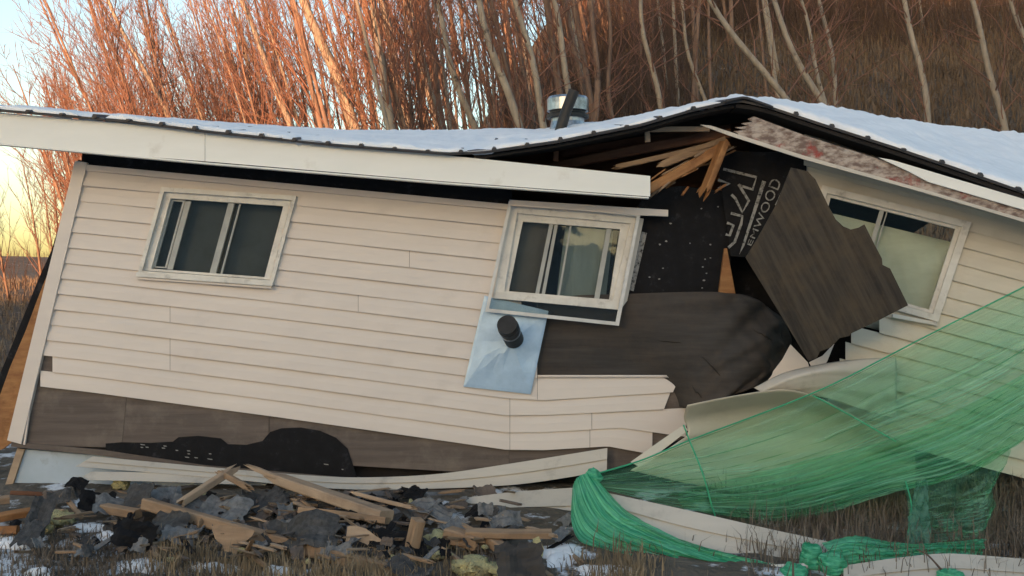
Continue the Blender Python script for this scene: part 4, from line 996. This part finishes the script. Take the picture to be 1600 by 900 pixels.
clump('net_knot', P(1484, 902, -2.12), .075, .07, .055, M['net_d'], N, 9, .3, 1.5, hf=.02)
clump('net_knot', P(927, 744, -1.2), .06, .06, .05, M['net_d'], N, 12, .3, 1.5, hf=.02)
V, Fc = [], []; tube(V, Fc, [P(1205, 886, -1.86), P(1262, 884, -1.9)], [.017, .017], 10); obj('white_pipe', V, Fc, M['white'], label='short white plastic pipe under the green net knot', cat='pipe')
V, Fc = [], []; tube(V, Fc, resample([P(1476, 897, -2.1), P(1462, 880, -2.1), P(1448, 866, -2.05), P(1432, 858, -2.0)], 8), [.008, .008, .007, .006, .006, .005, .004, .003], 5); obj('dead_twig', V, Fc, M['brush'], label='thin dark twig lying over the bottom right siding strip', cat='twig')

# ------------------------------------------------------------------ debris pile
def gy(px, py, h=0.0):      # Y of the ground seen at that pixel, lifted by h metres
    return GP(px, py, h).y
def lump(px, py, wpx, hpx, seed, m, name, label, cat, group=None, amp=.35, lift=.03):
    c = GP(px, py, lift); s = (c.y - CY) / F
    return clump(name, c, wpx/2*s, wpx/2.6*s, hpx/2*s, m, None, seed, amp, 2.6, 3, label=label, cat=cat, group=group)
def crumple(name, px, py, wpx, hpx, seed, m, label, cat, group=None, Y=None, tilt=.6, yaw=0, bend=.25, jag=.12, roll=0.0, lift=.05, th=.006):
    q = random.Random(seed); c = GP(px, py, lift) if Y is None else P(px, py, Y); s = (c.y - CY) / F
    w, h = wpx * s, hpx * s / max(.35, math.sin(max(.25, tilt))) ; nx, ny = 12, 9
    rot = Matrix.Rotation(yaw, 3, 'Z') @ Matrix.Rotation(tilt, 3, 'X') @ Matrix.Rotation(roll, 3, 'Z')
    V = []; uvk = []
    kx, kph = q.uniform(1.2, 2.4), q.uniform(0, 6)
    for j in range(ny):
        for i in range(nx):
            u, v = i / (nx-1) - .5, j / (ny-1) - .5
            ed = max(abs(u), abs(v)) * 2
            x = u * w * (1 + jag * noise.noise(Vector((v * 5, seed, 0))) * 2 * (ed > .9)); y = v * h * (1 + jag * noise.noise(Vector((u * 6, seed, 5))) * 2.5 * (ed > .9))
            z = bend * w * (math.sin(u * kx * 3.1 + kph) * .35 + .5 * abs(u * .8 + v * .5 * math.sin(kph))) + .10 * w * noise.noise(Vector((u * 4, v * 4, seed * 1.7)))
            V.append(c + rot @ Vector((x, y, z)))
    zmin = min(v.z for v in V)
    return sheet(name, [V[j*nx:(j+1)*nx] for j in range(ny)], m, th=th, smooth=False, label=label, cat=cat, group=group)
TARS = [
 (62, 792, 40, 62, 'shing', .9, .3, 'upright dark shingle piece beside the leftmost lumber ends'),
 (46, 826, 40, 34, 'shing', .6, .1, 'flat grey shingle by the lowest left lumber end'),
 (92, 772, 42, 22, 'shing', .8, 0, 'dark shingle tab below the blue foam board'),
 (152, 776, 60, 28, 'tar', .7, .2, 'black tar paper fold right of the pale insulation lump'),
 (180, 786, 70, 22, 'shing_l', .4, .2, 'grey shingle bent over the small tan stub'),
 (218, 766, 52, 46, 'shing', 1.0, -.5, 'pointed dark shingle sticking up in front of the pale siding ends'),
 (258, 772, 46, 30, 'shing_l', .6, .4, 'pale grey shingle left of the broken tan splint'),
 (210, 824, 74, 46, 'tar', 1.15, .05, 'black hanging tar paper under the tan stub'),
 (262, 812, 76, 34, 'shing', .7, -.4, 'dark shingle drooping under the long slanting beam'),
 (280, 834, 60, 20, 'shing_l', .5, .2, 'pale grey torn shingle below the long slanting beam'),
 (218, 846, 24, 22, 'shing_l', .9, .1, 'small grey shingle scrap on the frosty ground'),
 (300, 786, 60, 26, 'shing_l', .5, .5, 'frost specked grey shingle right of the broken splint'),
 (350, 792, 90, 36, 'shing_l', .5, -.2, 'crumpled grey roofing over the middle of the pile'),
 (415, 776, 76, 30, 'shing', .5, .3, 'dark roofing piece behind the crumpled grey roofing'),
 (470, 822, 135, 50, 'shing', .75, -.25, 'largest dark curved roofing piece in the middle of the pile'),
 (530, 856, 46, 20, 'shing_l', .7, 0, 'pale grey shingle under the torn brown board'),
 (560, 812, 80, 20, 'tar', .6, -.4, 'black tar paper strip below the two crossed boards'),
 (610, 836, 70, 26, 'tar', .6, -.3, 'black tar paper bundle left of the upright stub'),
 (660, 796, 110, 16, 'shing_l', .3, 0, 'flat grey board edge behind the upright stub'),
 (712, 822, 46, 22, 'shing_l', .5, .7, 'grey shingle leaning on the notched board'),
 (640, 886, 80, 16, 'shing', .3, -.3, 'dark shingle half buried in the dry grass'),
 (812, 864, 84, 56, 'ply', 1.0, .1, 'dark brown panel piece below the nailed board'),
 (790, 808, 60, 22, 'shing_l', .7, .2, 'crumpled grey flashing on the flared siding strip'),
 (120, 752, 36, 14, 'tar', .6, 0, 'thin black scrap against the blue foam board'),
]
for i, (x, y, w_, h_, m, tl, yw, lab) in enumerate(TARS):
    crumple('roofing_scrap', x, y + h_ * .25, w_ * .88, h_ * .85, 40 + i, M[m], lab, 'roofing scrap', tilt=tl, yaw=yw, lift=.07 + h_ * .5 * .0045 * math.sin(tl), bend=.26, roll=R.uniform(-.3, .3))
rs = random.Random(77)
for i in range(170):
    x = rs.triangular(10, 890, 520); y = rs.uniform(768, 868 if 60 < x < 700 else 850)
    crumple('small_scrap', x, y, rs.uniform(8, 34) , rs.uniform(6, 18), 200 + i, M[rs.choice(['shing', 'shing_l', 'tar', 'sheath', 'shing', 'sheath', 'shing_l'])], 'small dark torn roofing scrap among the debris in front of the house', 'roofing scrap', 'small roofing scraps', tilt=rs.uniform(.2, 1.2), yaw=rs.uniform(-1, 1), bend=.3, lift=rs.uniform(.02, .12))
for i in range(150):
    x = rs.triangular(0, 890, 430); y = rs.uniform(764, 872); L_ = rs.triangular(8, 62, 14); an = rs.gauss(.25, .6)
    pa = GP(x, y, rs.uniform(.03, .18)); pb = GP(x + L_ * math.cos(an), y + L_ * .5 * math.sin(an), rs.uniform(.03, .14)); t = px_m(rs.uniform(3, 8), pa.y)
    beam('wood_splinter', pa, pb, t, t * .6, M[rs.choice(['lumber', 'lumber_p', 'lumber', 'sheath', 'lumber_p'])], None, sp0=.03, sp1=.03, seed=800 + i, label='small broken wood splinter lying in the debris pile before the house', cat='splinter', group='wood splinters in the pile')
for i in range(26):
    x = rs.triangular(20, 860, 600); y = rs.uniform(775, 885)
    clump('insulation_crumb', GP(x, y, rs.uniform(.02, .09)), rs.uniform(.012, .03), rs.uniform(.012, .03), rs.uniform(.01, .02), M['insul'], None, i * 2.3, .5, 2.5, 2, label='tiny pale insulation crumb scattered on the debris pile', cat='insulation', group='insulation crumbs')
LUM = [
 ('plank', (228, 787), (605, 890), 22, 'lumber', .16, .02, 0, .1, 'long tan plank slanting across the whole debris pile'),
 ('board', (446, 752), (604, 806), 26, 'lumber_p', .20, .14, .12, 0, 'wide pale board splintered at its upper left end'),
 ('board', (470, 797), (606, 814), 17, 'lumber', .12, .12, 0, 0, 'orange ended board crossing under the wide pale board'),
 ('splint', (286, 784), (352, 741), 13, 'lumber_p', .14, .24, .05, .12, 'broken tan splint rising from the middle of the pile'),
 ('splint', (352, 742), (384, 760), 10, 'lumber', .24, .2, .08, .06, 'short broken splint at the top of the tan splint'),
 ('splint', (408, 736), (462, 758), 8, 'lumber_p', .26, .2, .1, .02, 'thin pale splinter touching the bowed siding strip'),
 ('stub', (642, 864), (654, 812), 21, 'lumber', .03, .2, 0, 0, 'short upright wooden stub near the pale insulation'),
 ('board', (728, 832), (862, 834), 17, 'lumber', .12, .12, 0, 0, 'nailed orange board lying left of the green net'),
 ('block', (700, 834), (744, 848), 26, 'lumber', .08, .06, 0, .03, 'notched brown block beside the pale insulation'),
 ('plank', (758, 840), (856, 906), 19, 'lumber', .06, .0, .05, 0, 'reddish plank running out of the bottom edge'),
 ('stub', (-12, 811), (48, 800), 14, 'lumber_o', .06, .07, 0, 0, 'middle one of three cut lumber ends at the left edge'),
 ('stub', (-14, 829), (28, 828), 15, 'lumber_o', .03, .03, 0, 0, 'lowest of three cut lumber ends at the left edge'),
 ('stub', (-10, 783), (15, 780), 13, 'lumber', .10, .10, 0, 0, 'topmost of three cut lumber ends at the left edge'),
 ('stub', (164, 794), (216, 803), 16, 'lumber', .08, .08, .04, 0, 'small tan stub over the black hanging tar paper'),
 ('splint', (108, 785), (126, 806), 7, 'lumber', .06, .04, .03, .03, 'tiny splint by the pale insulation lump'),
 ('splint', (690, 856), (722, 880), 8, 'lumber_p', .03, .02, .04, .04, 'thin pale splint in front of the upright stub'),
 ('splint', (700, 848), (742, 852), 7, 'lumber', .06, .05, .04, .02, 'thin splint under the notched brown block'),
 ('splint', (880, 858), (905, 876), 7, 'lumber', .03, .02, .03, .03, 'short splint at the snow left of the green net'),
 ('plank', (18, 770), (92, 774), 8, 'attic', .08, .08, .0, .05, 'dark narrow plank at the foot of the blue foam board'),
 ('splint', (560, 772), (640, 792), 7, 'lumber_p', .2, .16, .05, .05, 'thin pale splint below the bowed siding strip'),
]
for i, (nm, a, b, wp, m, la, lb, s0, s1, lab) in enumerate(LUM):
    pa, pb = GP(*a, la + .01), GP(*b, lb + .01)
    t = px_m(wp, (pa.y + pb.y) / 2)
    if nm == 'stub' and a[0] == 642: pb = P(*b, pa.y - .03)
    beam(nm, pa, pb, t * (1.15 if nm == 'board' else 1.0), t * (.6 if nm == 'board' else .85), M[m], None, sp0=s0, sp1=s1, seed=60 + i, roll=R.uniform(-.3, .3), label=lab, cat='lumber')
def torn(name, poly, lift, m, label, tl=.12):
    ym = max(p[1] for p in poly); base = GP(poly[0][0], ym, .0); pl = (base.y + tl, 0, .3)
    return slab(name, poly, pl, lift, .012, m, label=label, cat='plywood')
torn('torn_plywood', [(330, 822), (350, 820), (398, 829), (394, 838), (378, 850), (368, 868), (360, 886), (352, 872), (348, 852), (336, 842)], .0, M['lumber'], 'tan triangular plywood piece hanging from the long slanting plank')
torn('torn_plywood', [(543, 822), (556, 821), (572, 826), (588, 838), (602, 846), (606, 858), (612, 868), (592, 876), (584, 864), (572, 850), (556, 844), (540, 846)], .02, M['lumber_p'], 'torn brown plywood piece right of the largest roofing piece')
torn('torn_plywood', [(402, 846), (414, 850), (420, 866), (412, 872), (404, 862)], .0, M['lumber'], 'small tan plywood scrap beside the triangular piece')
torn('torn_plywood', [(832, 842), (842, 838), (850, 858), (846, 880), (838, 868)], .05, M['insul'], 'narrow torn pale panel edge beside the snow patch')
INS = [(92, 812, 46, 26, 'largest pale yellow insulation lump on the left of the pile'), (190, 756, 26, 22, 'pale insulation wad in front of the siding ends'), (72, 826, 24, 16, 'small whitish insulation wad on frosty ground'),
       (688, 846, 42, 34, 'yellow insulation wad right of the upright stub'), (742, 886, 72, 30, 'wide yellow insulation lump at the bottom edge'), (786, 892, 40, 20, 'frosty insulation lump right of the wide yellow one'), (312, 778, 40, 14, 'greenish insulation crumbs in the crumpled roofing'), (680, 868, 30, 14, 'ragged insulation strip below the upright stub')]
for i, (x, y, w_, h_, lab) in enumerate(INS): lump(x, y, w_, h_, 3 + i * 1.3, M['insul'], 'insulation_wad', lab, 'insulation', amp=.55, lift=.04)

def snow_patch(px, py, wpx, hpx, seed, label):
    n, nr = 36, 5; c = GP(px, py); V = []
    for r in range(nr):
        for i in range(n):
            a = 2 * math.pi * i / n; k = r / (nr - 1) * (1 + .45 * noise.noise(Vector((math.cos(a) * 1.6, math.sin(a) * 1.6, seed))) + .25 * noise.noise(Vector((math.cos(a) * 5, math.sin(a) * 5, seed))))
            g = GP(px + wpx / 2 * k * math.cos(a), py - hpx / 2 * k * math.sin(a)); z = TZ(g.x, g.y)
            V.append(Vector((g.x, g.y, z + (.045 * (1 - (r / (nr - 1)) ** 3) - .004) + .012 * noise.noise(Vector((g.x * 14, g.y * 14, seed))))))
    Fc = []
    for r in range(nr - 1):
        for i in range(n): Fc.append([r*n + i, r*n + (i+1) % n, (r+1)*n + (i+1) % n, (r+1)*n + i])
    return obj('snow_patch', V, Fc, M['snow'], smooth=True, label=label, cat='snow', kind='stuff')
for i, a in enumerate([(20, 852, 90, 16, 'snow strip at the left edge below the lumber ends'), (140, 826, 80, 12, 'thin frost patch below the pale insulation lump'), (222, 888, 95, 22, 'snow patch in the front weeds left of the middle'), (330, 892, 90, 12, 'thin snow patch under the triangular plywood'), (430, 894, 60, 12, 'small snow patch below the largest roofing piece'), (880, 872, 80, 28, 'bright snow lump left of the green net'), (950, 893, 100, 18, 'snow strip under the left end of the green net'), (60, 897, 60, 10, 'faint snow at the bottom left corner'), (170, 846, 44, 16, 'frost patch beside the hanging tar paper'), (610, 892, 40, 8, 'frost fleck in the tan dry grass')]):
    snow_patch(*a[:4], i + 1, a[4])

# ------------------------------------------------------------------ weeds and grass in front
rg2 = random.Random(5)
def px_scatter(n, boxes):
    out = []
    for _ in range(n):
        x0, x1, y0, y1 = rg2.choice(boxes); g = GP(rg2.gauss((x0 + x1) / 2, (x1 - x0) / 2.6), max(826, min(950, rg2.gauss((y0 + y1) / 2 + 6, (y1 - y0) / 3)))); out.append((g.x, g.y, TZ(g.x, g.y) - .01))
    return out
blades('dark_weeds', px_scatter(5600, [(0, 340, 835, 930), (40, 250, 835, 905), (300, 900, 850, 930), (0, 420, 850, 940)]), .03, .13, .006, M['grass_d'], 11, 'dark matted weeds covering the ground before the house', 1.1)
blades('dry_grass', px_scatter(3600, [(440, 700, 868, 935), (330, 460, 858, 920), (930, 1010, 868, 920), (240, 340, 850, 900), (500, 640, 880, 935)]), .05, .19, .006, M['grass'], 12, 'upright tan dry grass along the bottom middle edge', .5)
def under(n, x0, x1, ya, yb):
    return [(x, y, TZ(x, y) - .01) for x, y in ((x0 + (x1 - x0) * rg2.random() ** .8 + rg2.gauss(0, .25), rg2.uniform(ya, yb) + rg2.gauss(0, .15)) for _ in range(n)) if x > 1.5 or rg2.random() < .3]
blades('bank_weeds', under(30000, 1.6, 5.5, -1.9, 1.0), .06, .30, .005, M['grass_d'], 13, 'dark tangled weeds under and right of the green net', 1.2)
blades('bank_grass', under(5000, 1.9, 3.2, -.6, .6), .08, .28, .005, M['grass'], 14, 'brown dry grass seen through the gap below the green net', .9)
